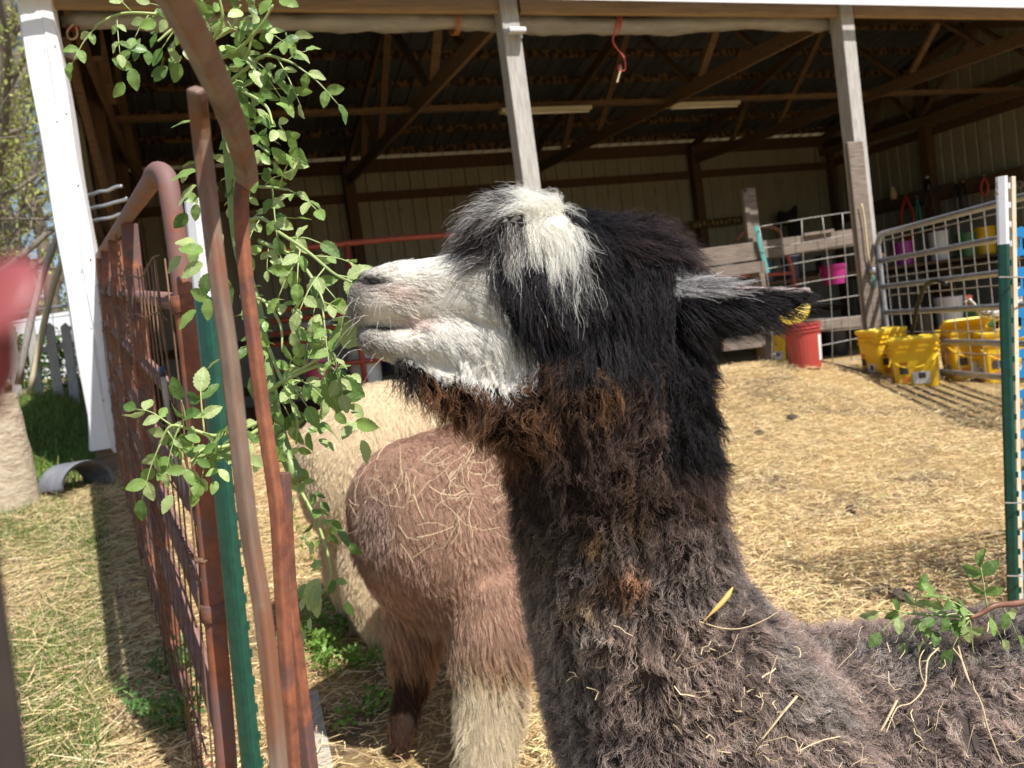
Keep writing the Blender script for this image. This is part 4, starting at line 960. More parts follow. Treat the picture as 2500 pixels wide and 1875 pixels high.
# ---- T-posts
def t_post(label, top, bot, d0, d1, ywhite, w, face, white_mark=False, group='steel T-posts'):
    A, B_ = atd(*top, d0), atd(*bot, d1); ax = (B_-A)/np.linalg.norm(B_-A)
    t = thing('steel_post', label, 'post', B_, group)
    f = np.array(face, float); f -= ax*(f@ax); f /= np.linalg.norm(f); s = np.cross(ax, f)
    def seg(P0, P1, m, nm):
        mb = MB()
        prof = [(-w/2, 0), (-w/2, .004), (-.004, .006), (-.0035, .030), (.0035, .030), (.004, .006), (w/2, .004), (w/2, 0), (w*.28, -.003), (-w*.28, -.003)]
        V = [P+s*a+f*b for P in (P0, P1) for a, b in prof]; n = len(prof)
        mb.add(V, [tuple(range(n)), tuple(range(2*n-1, n-1, -1))]+[(i, n+i, n+(i+1) % n, (i+1) % n) for i in range(n)]); return mb.build(nm, m, t)
    fr = (ywhite-top[1])/(bot[1]-top[1]); Mi = lerp(A, B_, fr)
    seg(A, Mi, MT['white_paint'], 'painted_top'); seg(Mi, B_, MT['green_paint'], 'shaft')
    Ls = np.linalg.norm(B_-A); n = int(Ls/0.054); 
    for i in range(n):
        u = (i+.5)*0.054/Ls; P = lerp(A, B_, u)
        mb = MB(); mb.box((0, 0, 0), (0.013, 0.010, 0.016) if white_mark else (.008, .007, .016)); R = np.stack([s, f, -ax], 1)
        mb.v = [tuple(R@np.array(v)+P+(f*.031 if not white_mark else f*.012+s*.012)) for v in mb.v]; mb.build('stud', MT['white_paint'] if u < fr else MT['green_paint'], t)
    return t, A, B_, s, f, ax
t_post('green steel T-post with white top against the long rusty gate', (412, 431), (566, 1960), 1.57, 1.57, 641, 0.040, FW*0.9+RT*0.55)
TP, TA, TB, ts, tf, tax = t_post('green steel T-post with chipped white top at the right edge', (2163, 381), (2196, 1560), 2.28, 2.28, 528, 0.029, FW*0.75+RT*0.65, True)
mb = MB()
for i, (dx, dz, w, h) in enumerate(((-.012, .016, .006, .004), (-.012, .022, .003, .006), (-.010, .030, .004, .006), (-.012, .044, .004, .003), (-.012, .049, .009, .004))):
    c = TA+tax*dz+ts*dx*1.0-tf*.0042; mb.box((0, 0, 0), (w, .0006, h)); 
    R = np.stack([ts, tf, -tax], 1); mb.v[-8:] = [tuple(R@np.array(v)+c) for v in mb.v[-8:]]
mb.build('printed_mark', MT['wood_tan'], TP)
# wire ties
for y, lab in ((600, 'upper thin wire tie around the right T-post'), (1085, 'middle thin wire tie around the right T-post'), (1242, 'lowest wire tie around the right T-post')):
    P = atd(2165+(y-381)*.028, y, 2.27); mb = MB(); mb.tube([P-RT*.025-FW*.012, P+RT*.02-FW*.016, P+RT*.10+FW*.01], .0022, 5); tag(mb.build('wire_tie', MT['wire_grey'], None), lab, 'wire', 'wire ties')
# lath and blue mesh fence
A, B_ = atd(2186, 382, 2.33), atd(2206, 1500, 2.33)
B_ = A+(B_-A)*1.0
tag(MB().beam(A, B_, 0.016, 0.012, RT).build('wooden_lath', MT['wood_pale'], None, bevel=.001), 'narrow pale wooden lath beside the right T-post', 'lath')
tag(MB().tube([atd(2207, 905, 2.6), atd(2216, 1500, 2.6)], .022, 12).build('wooden_pole', MT['wood_tan'], None, smooth=True), 'tan round pole low behind the blue mesh at the right edge', 'pole')
t = thing('mesh_fence', 'bright blue plastic mesh fence at the right edge behind the T-post', 'mesh fence', atd(2300, 1500, 2.36))
U = RT*0.97+FW*.25; U /= np.linalg.norm(U); Dn = (atd(2206, 1500, 2.36)-atd(2184, 490, 2.36)); Ld = np.linalg.norm(Dn); Dn /= Ld; O = atd(2181, 500, 2.34)
row = .0585; cw = .078; mb = MB(); nr = int(Ld/row); ncol = 14; th = np.cross(U, Dn)*.0015
for r in range(nr):
    y0 = r*row
    pts_t, pts_b = [], []
    for k in range(ncol*8+1):
        x = k*cw/8; ph = (x/cw+.5*(r % 2))*2*np.pi; wv = .0085+.0075*(0.5-0.5*math.cos(ph))**2
        if k < 4: wv = .006+.002*k
        pts_t.append(O+U*x+Dn*(y0-wv)); pts_b.append(O+U*x+Dn*(y0+wv*1.05))
    n = len(pts_t); V = pts_t+pts_b
    mb.add(V, [(i, i+1, n+i+1, n+i) for i in range(n-1)])
    for k in range(ncol):
        xc = (k+.5+.5*(r % 2))*cw; V = []
        for v in np.linspace(0, 1, 7):
            ww = .004+.006*abs(2*v-1)**2; c = O+U*xc+Dn*(y0+v*row)+th; V += [c-U*ww, c+U*ww]
        mb.add(V, [(2*i, 2*i+1, 2*i+3, 2*i+2) for i in range(6)])
o = mb.build('netting', MT['blue_net'], t); s = o.modifiers.new('s', 'SOLIDIFY'); s.thickness = .002

# ---- near, blurred gate frame beside the lens
t = thing('gate_frame', 'blurred rusty gate frame of square bars crossing the left foreground', 'gate', np.array([-.32, .9, .15]))
def barpath(pts, w, nm, m):
    P = spline([atd(*p) for p in pts], max(8, 5*len(pts))); mb = MB(); mb.tube(P, w*.7071, 4); return mb.build(nm, m, t, bevel=.002)
barpath([(290, -160, .32), (378, 0, .36), (445, 130, .42), (495, 245, .50), (526, 340, .585), (534, 392, .62)], .0130, 'top_rail', MT['rust_pale'])
barpath([(424, 190, .48), (438, 320, .50), (468, 576, .50), (497, 783, .50), (536, 1128, .50), (566, 1310, .50), (588, 1500, .50), (610, 1750, .50)], .0092, 'bar', MT['rust_pale'])
barpath([(530, 376, .62), (521, 440, .62), (529, 576, .62), (554, 783, .62), (574, 930, .62), (598, 1100, .62), (610, 1300, .62), (634, 1659, .62), (644, 1800, .62)], .0092, 'bar', MT['rust'])
barpath([(610, 1020, .80), (624, 1280, .80), (645, 1460, .80), (672, 1680, .80), (692, 1850, .80)], .0125, 'bar', MT['rust'])
barpath([(-108, 1000, .20), (-74, 1290, .20), (-24, 1659, .20), (0, 1900, .20)], .013, 'bar', mat('dark_shaded_bar', (.022, .015, .012), (.04, .028, .022), 30, .8))  # lowest bar: its shade is put into a darker colour

# ---- bits around the corner post
mb = MB(); 
for j, (pts_, lab) in enumerate((([(175, 424), (195, 421), (215, 414), (232, 412), (250, 404), (264, 402)], 'uppermost wavy grey wire end poking out beside the white corner trim'), ([(182, 455), (205, 448), (225, 444), (245, 438), (268, 432), (275, 428)], 'middle wavy grey wire end beside the white corner trim'), ([(192, 480), (215, 474), (240, 470), (262, 462), (285, 460)], 'lowest wavy grey wire end beside the white corner trim'))):
    m_ = MB(); m_.tube(spline([atd(x, y, 5.0) for x, y in pts_], 30), .011, 7); tag(m_.build('wavy_wire', MT['galv'], None, smooth=True), lab, 'wire', 'wavy wire ends')
# hay net strands behind gate
# corrugated half pipe
c = on_ground(165, 1062)
t = thing('corrugated_sheet', 'curled grey corrugated pipe piece lying on grass by the white trim', 'pipe piece', c)
axd = _rt*.8-_fh*.45; axd[2] = 0.05; axd /= np.linalg.norm(axd); sd2 = np.cross(axd, (0, 0, 1)); sd2 /= np.linalg.norm(sd2)
mb = MB(); V = []; na, nl = 20, 60
for i in range(nl):
    u = i/(nl-1)
    for k in range(na):
        a = math.radians(-15+200*k/(na-1)); r = .135+.009*math.sin(i*1.1)
        V.append(c+axd*(u-.5)*.26-sd2*r*math.cos(a)*(1+.15*u)+np.array([0, 0, 1])*(r*math.sin(a)*.95+.035))
mb.add(V, [(i*na+k, i*na+k+1, (i+1)*na+k+1, (i+1)*na+k) for i in range(nl-1) for k in range(na-1)])
o = mb.build('shell', mat('grey_blue_plastic', (0.11, 0.115, 0.14), (0.17, 0.175, 0.20), 8, .6), t, smooth=True); s = o.modifiers.new('s', 'SOLIDIFY'); s.thickness = .004
# weathered trunk post at the left edge
c = on_ground(16, 1100); mb = MB(); zz = np.linspace(-.1, .62, 26); V = []; n = 28
up3 = (atd(-30, 800, 3)-atd(22, 1090, 3)); up3 /= np.linalg.norm(up3)
dC = (c-CAM)@FW; rp = 58*KP/FPX*dC
for z in zz:
    for k in range(n):
        a = 2*np.pi*k/n; r = rp*(1.08-.12*z+.05*math.sin(3*a+z*4)+.02*math.sin(9*a+13*z)+.012*math.sin(40*z+5*a)); V.append(c+up3*z+_rt*r*math.cos(a)+_fh*r*math.sin(a))
mb.add(V, [(i*n+k, i*n+(k+1) % n, (i+1)*n+(k+1) % n, (i+1)*n+k) for i in range(len(zz)-1) for k in range(n)]+[tuple((len(zz)-1)*n+k for k in range(n))])
tag(mb.build('tree_stump', mat('bare_tan_wood', (0.34, 0.27, 0.19), (0.48, 0.40, 0.30), 12, .9, bump=.9, bdist=.02, stretch=(1.5, 1.5, 2.5), c3=(.22, .16, .11), t3=.64, scale3=7), None, smooth=True), 'bare tan tree stump at the left edge below the blurred fingertip', 'stump')
# picket fence
dP = 9.6
t = thing('picket_fence', 'weathered grey picket fence beyond the white corner trim', 'fence', atd(120, 935, dP))
for x0, x1 in ((20, 46), (64, 95), (106, 138), (140, 172), (-20, 8)):
    a, b = atd(x0, 706, dP), atd(x1, 938, dP); s = RT*.047; nrm = _fh*.018
    b = b+(b-a)*.14; s = RT*.055; P = [a-s, a+s*.0+UP*.05, a+s, b+s, b-s]; mb = MB(); mb.prism(P, (0, 0, 0), nrm); mb.build('picket', MT['wood_silver'], t)
for y0, y1 in ((752, 740), (905, 892)):
    MB().beam(atd(-40, y0+30, dP+.06), atd(175, y1, dP+.06), .03, .07).build('rail', MT['wood_silver'], t)
t = thing('wire_fence', 'grey wire fence panel with a top rail in front of the white sheet', 'wire fence', atd(100, 930, 10.3))
MB().tube([atd(-60, 690, 10.3), atd(160, 657, 10.3)], .018, 8).build('top_rail', MT['galv'], t)
mb = MB()
for y in (684, 716, 745, 790, 830): mb.tube([atd(-60, y+26, 10.3), atd(170, y-6, 10.3)], .006, 5)
for x in (20, 70, 112, 150): mb.tube([atd(x, 672, 10.3), atd(x+34, 955, 10.3)], .006, 5)
tag(mb.build('wires', MT['galv'], t), kind='stuff')
P = [atd(-60, 705, 12), atd(175, 668, 12), atd(215, 920, 12), atd(-20, 950, 12)]
mb = MB(); mb.prism(P, (0, 0, 0), _fh*.05); tag(mb.build('white_sheet', MT['white_trim'], None), 'white metal sheet standing behind the picket fence', 'sheet')
for j, (p, q_, r, lab) in enumerate((((136, 480, 9.2), (78, 640, 9.2), .038, 'longer bare pole leaning behind the white trim'), ((142, 540, 9.4), (104, 660, 9.4), .036, 'shorter bare pole leaning behind the white trim'))):
    P = spline([atd(*p), lerp(atd(*p), atd(*q_), .5)+np.array([0, 0, .02]), atd(*q_)+0*UP, atd(q_[0]-40, q_[1]+190, q_[2])], 16); R = r*(1+.08*np.sin(np.arange(16)*1.7)); mb = MB(); mb.tube(P, R, 10)
    mb.tube([P[4], P[4]+RT*.08+UP*.02], .012, 6); tag(mb.build('leaning_pole', MT['wood_pale'] if j else MT['wood_silver'], None, smooth=True), lab, 'pole', 'leaning poles')
# leafy cards made of many small curved leaves
LEAFM = mat('spring_leaf', (0.9, 0.9, 0.9), (1, 1, 1), 40, .5, bump=0, attr=True, trans=.35, spec=.3)
def leaf_cloud(P, size, cols, g, upb=.4):
    n = len(P); d = g.normal(0, 1, (n, 3)); d[:, 2] += upb; d /= np.linalg.norm(d, axis=1)[:, None]
    s = np.cross(d, g.normal(0, 1, (n, 3))); s /= np.linalg.norm(s, axis=1)[:, None]; nn = np.cross(d, s)
    L = size*g.uniform(.6, 1.3, n)[:, None]
    V = np.stack([P, P+d*L*.5+s*L*.28+nn*L*.08, P+d*L, P+d*L*.5-s*L*.28+nn*L*.08], 1).reshape(-1, 3)
    F = np.arange(4*n).reshape(-1, 4); return V, F, np.repeat(cols, 4, 0)
def plant(name, label, base, n, spread, h, size, col, seed, cat='plant', group=None, stems=8):
    g = np.random.default_rng(seed); t = thing(name, label, cat, base, group); mb = MB(); tips = []
    for k in range(stems):
        a = g.uniform(0, 6.28); r = spread*math.sqrt(g.random()); p = np.array([base[0]+r*.5*math.cos(a), base[1]+r*.5*math.sin(a), 0]); p[2] = ground_z(p[0], p[1])
        e = p+np.array([r*math.cos(a)*.7, r*math.sin(a)*.7, h*g.uniform(.5, 1)]); q_ = spline([p, lerp(p, e, .6)+np.array([0, 0, h*.12]), e], 7); mb.tube(q_, np.linspace(.0025, .001, 7), 5); tips.append(q_)
    mb.build('stem', MT['leafgreen'], t)
    T = np.concatenate(tips); P = T[g.integers(0, len(T), n)]+g.normal(0, 1, (n, 3))*np.array([.02, .02, .012])*(h/.15)**.5
    P[:, 2] = np.maximum(P[:, 2], ground_z(P[:, 0], P[:, 1])+.004)
    V, F, C = leaf_cloud(P, size, np.clip(np.array(col)*np.clip(g.normal(1, .22, (n, 1)), .4, 1.6)*(1+g.normal(0, .07, (n, 3))), .01, .9), g)
    o = place('leaves', mesh_np('leaves', V-base, F, LEAFM, C), t, base); tag(o, kind='stuff'); return t
MT['leafgreen'] = mat('green_stem', (0.16, 0.26, 0.05), (0.22, 0.33, 0.08), 30, .5, bump=.1)
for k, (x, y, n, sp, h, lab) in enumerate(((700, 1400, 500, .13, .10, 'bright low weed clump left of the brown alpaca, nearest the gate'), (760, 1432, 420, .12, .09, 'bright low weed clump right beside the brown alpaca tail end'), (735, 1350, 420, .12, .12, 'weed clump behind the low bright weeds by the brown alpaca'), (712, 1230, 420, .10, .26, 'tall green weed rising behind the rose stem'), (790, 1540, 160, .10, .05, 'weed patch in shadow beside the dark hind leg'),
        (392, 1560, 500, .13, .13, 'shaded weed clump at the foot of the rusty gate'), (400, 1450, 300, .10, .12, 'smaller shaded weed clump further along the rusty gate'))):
    c = on_ground(x, y); plant('weed', lab, c, n, sp, h, .020, (0.20, 0.36, 0.07) if k < 5 else (.12, .22, .07), 40+k, 'weed', 'weeds by the gate')  # shade on the two gate-foot clumps is put into a darker leaf colour
for k, (x, y, lab) in enumerate(((60, 925, 'leafy green shrub behind the left pickets'), (120, 915, 'leafy green shrub behind the middle pickets'), (175, 900, 'leafy green shrub behind the pickets next to the white trim'))):
    c = atd(x, y, 10.7); c[2] = ground_z(c[0], c[1]); plant('shrub', lab, c, 700, .5, .75, .07, (.10, .20, .04), 70+k, 'shrub', 'shrubs behind the pickets', 14)
# ---- trees in young leaf beyond the fence
BARK = mat('grey_brown_bark', (0.13, 0.105, 0.08), (0.23, 0.19, 0.15), 14, .9, bump=.5, stretch=(3, 3, .6))
def tree(label, base, H, seed, leafcol, lean=(0, 0), nleaf=2600, lsize=.075):
    g = np.random.default_rng(seed); t = thing('young_leaf_tree', label, 'tree', base, 'trees beyond the fence'); mb = MB(); tips = []
    def grow(p, d, L, r, lev):
        n = 7; P = [p]; 
        for i in range(n): d = d+g.normal(0, .10+.05*lev, 3); d[2] += .04; d /= np.linalg.norm(d); P.append(P[-1]+d*L/n)
        P = np.array(P); R = np.linspace(r, r*.45, n+1); mb.tube(P, R, 7 if lev < 2 else 4, cap=False)
        if lev >= 2: tips.append(P[2:])
        if lev < 4:
            for k in range([9, 5, 4, 3][lev]):
                u = g.uniform(.22 if lev == 0 else .2, 1.0); i = min(int(u*n), n-1); q_ = P[i]; dd = P[i+1]-P[i]; dd /= np.linalg.norm(dd)
                s = np.cross(dd, g.normal(0, 1, 3)); s /= np.linalg.norm(s); a = g.uniform(.45, 1.0); grow(q_, dd*math.cos(a)+s*math.sin(a), L*g.uniform(.38, .6), R[i]*g.uniform(.35, .55), lev+1)
    grow(np.array(base)-np.array([0, 0, .2]), np.array([lean[0], lean[1], 1.0]), H, H*.016, 0)
    mb.build('trunk', BARK, t, smooth=True)
    T = np.concatenate(tips); P = T[g.integers(0, len(T), nleaf)]+g.normal(0, .10, (nleaf, 3))
    V, F, C = leaf_cloud(P, lsize, np.clip(np.array(leafcol)*np.clip(g.normal(1, .25, (nleaf, 1)), .4, 1.7), .01, .9), g, -.2)
    o = place('crown', mesh_np('crown', V-np.array(base), F, LEAFM, C), t, base); tag(o, kind='stuff')
for k, (px, d, H, ll, lab) in enumerate(((-40, 13, 8.5, (.02, .05), 'thin yellow-green tree nearest the picket fence at far left'), (40, 15, 10, (.08, 0), 'slender tree in young leaf left of the white trim'), (95, 17, 11, (-.06, 0), 'bare-branched tree just left of the white trim'), (135, 20, 12, (.02, .02), 'taller tree in young leaf partly behind the white trim'), (10, 22, 12, (.05, 0), 'tall thin tree further back at far left'), (70, 26, 14, (0, 0), 'far tall tree rising between the nearer trees'), (-20, 28, 13, (.04, 0), 'farthest tree at the left edge of the wood'))):
    r = ray(px, 880); p = CAM+r*d; p[2] = ground_z(p[0], p[1])
    tree(lab, p, H, 100+k, ((.44, .48, .14), (.38, .46, .12), (.48, .48, .18))[k % 3], ll, 7500, .085+.03*(d > 18))
g = np.random.default_rng(9); n = 9000
u = g.uniform(-330, 190, n); dd = g.uniform(30, 38, n); P = np.stack([CAM+ray(x, 880)*d for x, d in zip(u, dd)]); P[:, 2] = g.uniform(1.6, 5.5, n)
V, F, C = leaf_cloud(P, .22, np.clip(np.array((.36, .36, .18))*np.clip(g.normal(1, .3, (n, 1)), .3, 1.7), .01, .9), g)
tag(place('woodland', mesh_np('woodland', V, F, LEAFM, C), None, (0, 0, 0)), 'distant hazy woodland thicket closing the view at far left', 'woodland', kind='stuff')
# concrete strip by the near gate
mb = MB(); a, b = on_ground(668, 1500), on_ground(715, 1760); mb.beam(a+np.array([0, 0, -.02]), b+np.array([0, 0, -.02]), .05, .06); tag(mb.build('kerb', MT['concrete'], None), 'pale concrete edging strip in the straw beside the near gate bars', 'kerb')
# ================================================================== rose cane with compound leaves
def leaflet_mesh():
    mb = MB(); n = 15; L = 1.0; V = []; F = []
    us = np.linspace(0, 1, n)
    w = .30*np.sin(np.pi*us**.85)**.75
    for i, u in enumerate(us):
        ser = 1+.075*(1 if i % 2 else -1)
        for k, s in enumerate((-1, -.5, 0, .5, 1)):
            x = s*w[i]*(ser if abs(s) == 1 else 1); V.append((x, u*L, .10*abs(s)*w[i]*2.2-.16*u*u+.015*math.sin(u*14)*abs(s)))
    for i in range(n-1):
        for k in range(4): F.append((i*5+k, i*5+k+1, (i+1)*5+k+1, (i+1)*5+k))
    mb.add(V, F); return mb
def leaf_mat(name, c, c2):
    m = mat(name, c, c2, 3, .42, bump=.25, bdist=.03, trans=.38, spec=.45, contrast=(.4, .6)); N = m.node_tree.nodes; L = m.node_tree.links
    # side veins and pale midrib
    tc = N.new('ShaderNodeTexCoord'); sp = N.new('ShaderNodeSeparateXYZ'); L.new(tc.outputs['Object'], sp.inputs[0])
    ab = N.new('ShaderNodeMath'); ab.operation = 'ABSOLUTE'; L.new(sp.outputs[0], ab.inputs[0])
    ma = N.new('ShaderNodeMath'); ma.operation = 'MULTIPLY_ADD'; L.new(ab.outputs[0], ma.inputs[0]); ma.inputs[1].default_value = -.9; L.new(sp.outputs[1], ma.inputs[2])
    mu = N.new('ShaderNodeMath'); mu.operation = 'MULTIPLY'; L.new(ma.outputs[0], mu.inputs[0]); mu.inputs[1].default_value = 60
    sn = N.new('ShaderNodeMath'); sn.operation = 'SINE'; L.new(mu.outputs[0], sn.inputs[0])
    mr = N.new('ShaderNodeMapRange'); mr.inputs[1].default_value = .75; mr.inputs[2].default_value = 1.0; L.new(sn.outputs[0], mr.inputs[0])
    mr2 = N.new('ShaderNodeMapRange'); mr2.inputs[1].default_value = .022; mr2.inputs[2].default_value = .008; L.new(ab.outputs[0], mr2.inputs[0])
    mx_ = N.new('ShaderNodeMath'); mx_.operation = 'MAXIMUM'; L.new(mr.outputs[0], mx_.inputs[0]); L.new(mr2.outputs[0], mx_.inputs[1])
    mul = N.new('ShaderNodeMath'); mul.operation = 'MULTIPLY'; L.new(mx_.outputs[0], mul.inputs[0]); mul.inputs[1].default_value = .35
    b = N['Principled BSDF']; old = b.inputs['Base Color'].links[0].from_socket
    mx = N.new('ShaderNodeMix'); mx.data_type = 'RGBA'; L.new(mul.outputs[0], mx.inputs[0]); L.new(old, mx.inputs[6]); mx.inputs[7].default_value = (*[min(1, v*2.2) for v in c], 1)
    L.new(mx.outputs[2], b.inputs['Base Color'])
    for nd in N:
        if nd.type == 'BSDF_TRANSLUCENT': L.new(mx.outputs[2], nd.inputs['Color'])
    return m
LEAFMATS = [leaf_mat('rose_leaf_mid', (.205, .325, .08), (.255, .375, .11)), leaf_mat('rose_leaf_pale', (.35, .44, .175), (.41, .50, .21)), leaf_mat('rose_leaf_deep', (.10, .185, .042), (.135, .225, .065))]
LM = [leaflet_mesh().mesh('leaflet', m, smooth=True) for m in LEAFMATS]
STEM = mat('rose_cane_bark', (.16, .24, .075), (.24, .31, .11), 20, .5, bump=.25, c3=(.05, .07, .035), t3=.66, scale3=26)
STEM2 = mat('rose_shoot', (.30, .38, .13), (.36, .43, .17), 20, .5, bump=.15)
rg = np.random.default_rng(21)
def frame_mat(y, z):
    y = y/np.linalg.norm(y); z = z-y*(z@y); z /= np.linalg.norm(z)+1e-9; x = np.cross(y, z); return Matrix(((x[0], y[0], z[0]), (x[1], y[1], z[1]), (x[2], y[2], z[2])))
NLEAF = [0]; SPARE = []
def compound_leaf(parent, p, d, size, npair=2, mi=None, face=None):
    """petiole with a terminal leaflet and npair side pairs; d is its direction"""
    d = d/np.linalg.norm(d); L = size*(1.1+.75*npair)
    side = np.cross(d, -FW*.8+np.array([0, 0, .5])+rg.normal(0, .45, 3)); side /= np.linalg.norm(side); nrm = np.cross(side, d)
    P = spline([p, p+d*L*.5+np.array([0, 0, -.04*L]), p+d*L*.92+np.array([0, 0, -.22*L])], 8)
    mb = MB(); mb.tube(P, np.linspace(size*.045, size*.025, 8), 5)
    many = NLEAF[0] > 285
    o = None if many else mb.build('leaf', STEM2, parent, smooth=True)
    q = []
    e = P[-1]-P[-2]; q.append((P[-1], e/np.linalg.norm(e), 1.05))
    for k in range(npair):
        i = 7-int((k+1)*5/max(npair, 1)); i = max(i, 1); t_ = P[i+1]-P[i] if i < 7 else P[i]-P[i-1]; t_ /= np.linalg.norm(t_)
        for s in (-1, 1): q.append((P[i], t_*.55+side*s*.85+np.array([0, 0, -.15]), .95-.12*k))
    for pp, dd, sc in q:
        sz = size*sc*rg.uniform(.8, 1.12); R = frame_mat(dd+rg.normal(0, .16, 3), nrm+rg.normal(0, .35, 3))
        k_ = int(rg.choice(3, p=[.45, .37, .18])) if mi is None else mi; NLEAF[0] += 1
        if many: SPARE.append((k_, pp, np.array(R), sz))
        else: place('leaflet', LM[k_], o, pp, R, (sz, sz, sz*rg.uniform(.6, 2.2)))
    return o
cane = [(424, -40, .98), (436, 30, .98), (462, 120, 1.0), (484, 240, 1.03), (498, 400, 1.05), (515, 540, 1.05), (552, 650, 1.04), (578, 800, 1.03), (600, 920, 1.02), (622, 990, 1.01), (646, 1038, 1.0)]
base = atd(646, 1038, 1.0)
ROSE = thing('rose_cane', 'cut leafy green rose cane hanging along the gate frame, nibbled by the dark alpaca', 'rose branch', base)
CP = spline([atd(*p) for p in cane], 60); rr = np.interp(np.linspace(0, 1, 60), [0, .4, .7, .93, 1], [.0052, .0058, .0075, .0092, .0098])
MB().tube(CP, rr, 12).build('stem', STEM, ROSE, smooth=True)
mb = MB()
for k in range(46):
    i = rg.integers(2, 57); a = rg.normal(0, 1, 3); t_ = CP[i+1]-CP[i]; t_ /= np.linalg.norm(t_); a -= t_*(a@t_); a /= np.linalg.norm(a)
    mb.tube([CP[i]+a*rr[i]*.8, CP[i]+a*(rr[i]+.004)+t_*.001, CP[i]+a*(rr[i]+.007)+t_*.004], [.0018, .001, .0002], 5)
tag(mb.build('thorn', STEM2, ROSE), kind='stuff')
shoots = [  # points (x, y, d), leaf spacing control
    [(440, 60, .98), (400, 40, .97), (330, 30, .95), (260, 30, .94), (205, 55, .93)],
    [(470, 150, 1.0), (520, 140, .98), (545, 80, .97), (552, 20, .96)],
    [(478, 190, 1.0), (530, 150, .98), (570, 120, .97), (615, 130, .96), (640, 140, .96)],
    [(490, 300, 1.03), (520, 260, 1.0), (560, 200, .98)],
    [(498, 380, 1.05), (540, 400, 1.03), (590, 405, 1.0), (625, 410, .98)],
    [(505, 500, 1.05), (560, 470, 1.02), (600, 500, .98), (660, 540, .93), (720, 590, .88), (760, 610, .83)],
    [(560, 520, 1.02), (640, 560, .96), (690, 630, .92), (700, 690, .90)],
    [(583, 845, 1.02), (630, 810, .98), (680, 780, .94), (725, 745, .88), (768, 700, .83)],
    [(600, 830, 1.0), (660, 800, .96), (710, 790, .93), (735, 830, .92)],
    [(520, 640, 1.05), (570, 650, 1.02), (605, 700, 1.0), (610, 760, .99)],
    [(590, 900, 1.02), (480, 940, .90), (420, 930, .88), (370, 920, .87), (345, 960, .87)],
    [(590, 910, 1.02), (500, 960, .90), (440, 970, .88), (410, 1000, .87)],
    [(625, 1000, 1.01), (650, 1060, 1.0), (690, 1140, .99), (715, 1240, .98), (690, 1290, .98)],
    [(560, 700, 1.04), (600, 800, 1.02), (640, 900, 1.0), (640, 960, 1.0)],
    [(450, 90, .99), (500, 60, .98), (520, 10, .97)],
    [(455, 100, .99), (480, 40, .97), (470, -20, .96)], [(465, 130, 1.0), (510, 110, .97), (560, 60, .95), (590, 10, .94)],
    [(476, 180, 1.0), (530, 200, .97), (575, 230, .95), (590, 270, .94)], [(488, 280, 1.03), (540, 300, 1.0), (580, 330, .98)],
    [(440, 50, .98), (380, 60, .96), (340, 90, .95)],
]
shoots.sort(key=lambda s: s[0][1] not in (520, 845, 900))
for si, sh in enumerate(shoots):
    P = spline([atd(*p) for p in sh], 24); mb = MB(); mb.tube(P, np.linspace(.0028, .0012, 24), 7); mb.build('shoot', STEM2, ROSE, smooth=True)
    Ls = np.linalg.norm(np.diff(P, axis=0), axis=1).sum(); nl = max(2, int(Ls/(.030 if sh[0][1] in (520, 500, 840, 830, 845, 640, 700) else .019)))
    for k in range(nl+1):
        u = (k+.6)/(nl+.6); i = min(int(u*22), 22); t_ = P[i+1]-P[i]; t_ /= np.linalg.norm(t_)
        s = np.cross(t_, FW)*(1 if k % 2 else -1); dd = t_*(.5 if k < nl else 1)+s*.75*(k < nl)+rg.normal(0, .22, 3)+np.array([0, 0, -.18])
        compound_leaf(ROSE, P[i], dd, rg.uniform(.016, .026), 1 if rg.random() < .45 else 2, mi=None)
# leaves straight off the cane
for i in (5, 9, 12, 15, 18, 21, 24, 27, 30, 33, 36, 39, 43, 47):
    t_ = CP[i+1]-CP[i]; t_ /= np.linalg.norm(t_); s = np.cross(t_, FW)*(1 if rg.random() < .5 else -1); compound_leaf(ROSE, CP[i], s+t_*.2+rg.normal(0, .25, 3), rg.uniform(.022, .030), 1 if rg.random() < .5 else 2)
# few big leaflets at the left of the bars and by the mouth
for x, y, dx, dy, d, sz, mi in ((425, 370, -.9, .2, .98, .034, 0), (425, 400, -.7, .6, .98, .034, 1), (420, 262, -.9, .1, .99, .030, 0), (440, 545, -.8, -.2, .96, .032, 0), (440, 570, -.8, .4, .96, .032, 1), (455, 590, -.4, .9, .96, .030, 2), (742, 752, .55, -.85, .80, .040, 1), (715, 760, .4, -.9, .84, .036, 0), (708, 815, .3, .95, .90, .040, 0), (728, 820, .8, .5, .90, .036, 2), (690, 1250, -.4, .9, .96, .042, 1), (685, 1265, -.1, .9, .96, .040, 1), (760, 610, .9, -.1, .80, .026, 2), (750, 600, .9, -.5, .80, .026, 1)):
    R = frame_mat(RT*dx-UP*dy, -FW*.8+np.array([0, 0, .6])+rg.normal(0, .3, 3)); place('leaflet', LM[mi], ROSE, atd(x, y, d), R, (sz,)*3)
lf = leaflet_mesh(); LV = np.array(lf.v); LF = np.array(lf.f)
for k_ in range(3):
    sel = [s for s in SPARE if s[0] == k_]
    if not sel: continue
    V = np.concatenate([(LV*s[3])@s[2].T+s[1] for s in sel])-wl(ROSE); F = np.concatenate([LF+i*len(LV) for i in range(len(sel))])
    tag(place('small_leaves', mesh_np('small_leaves', V, F, LEAFMATS[k_], smooth=True), ROSE, wl(ROSE)), kind='stuff')
NLEAF[0] = 0
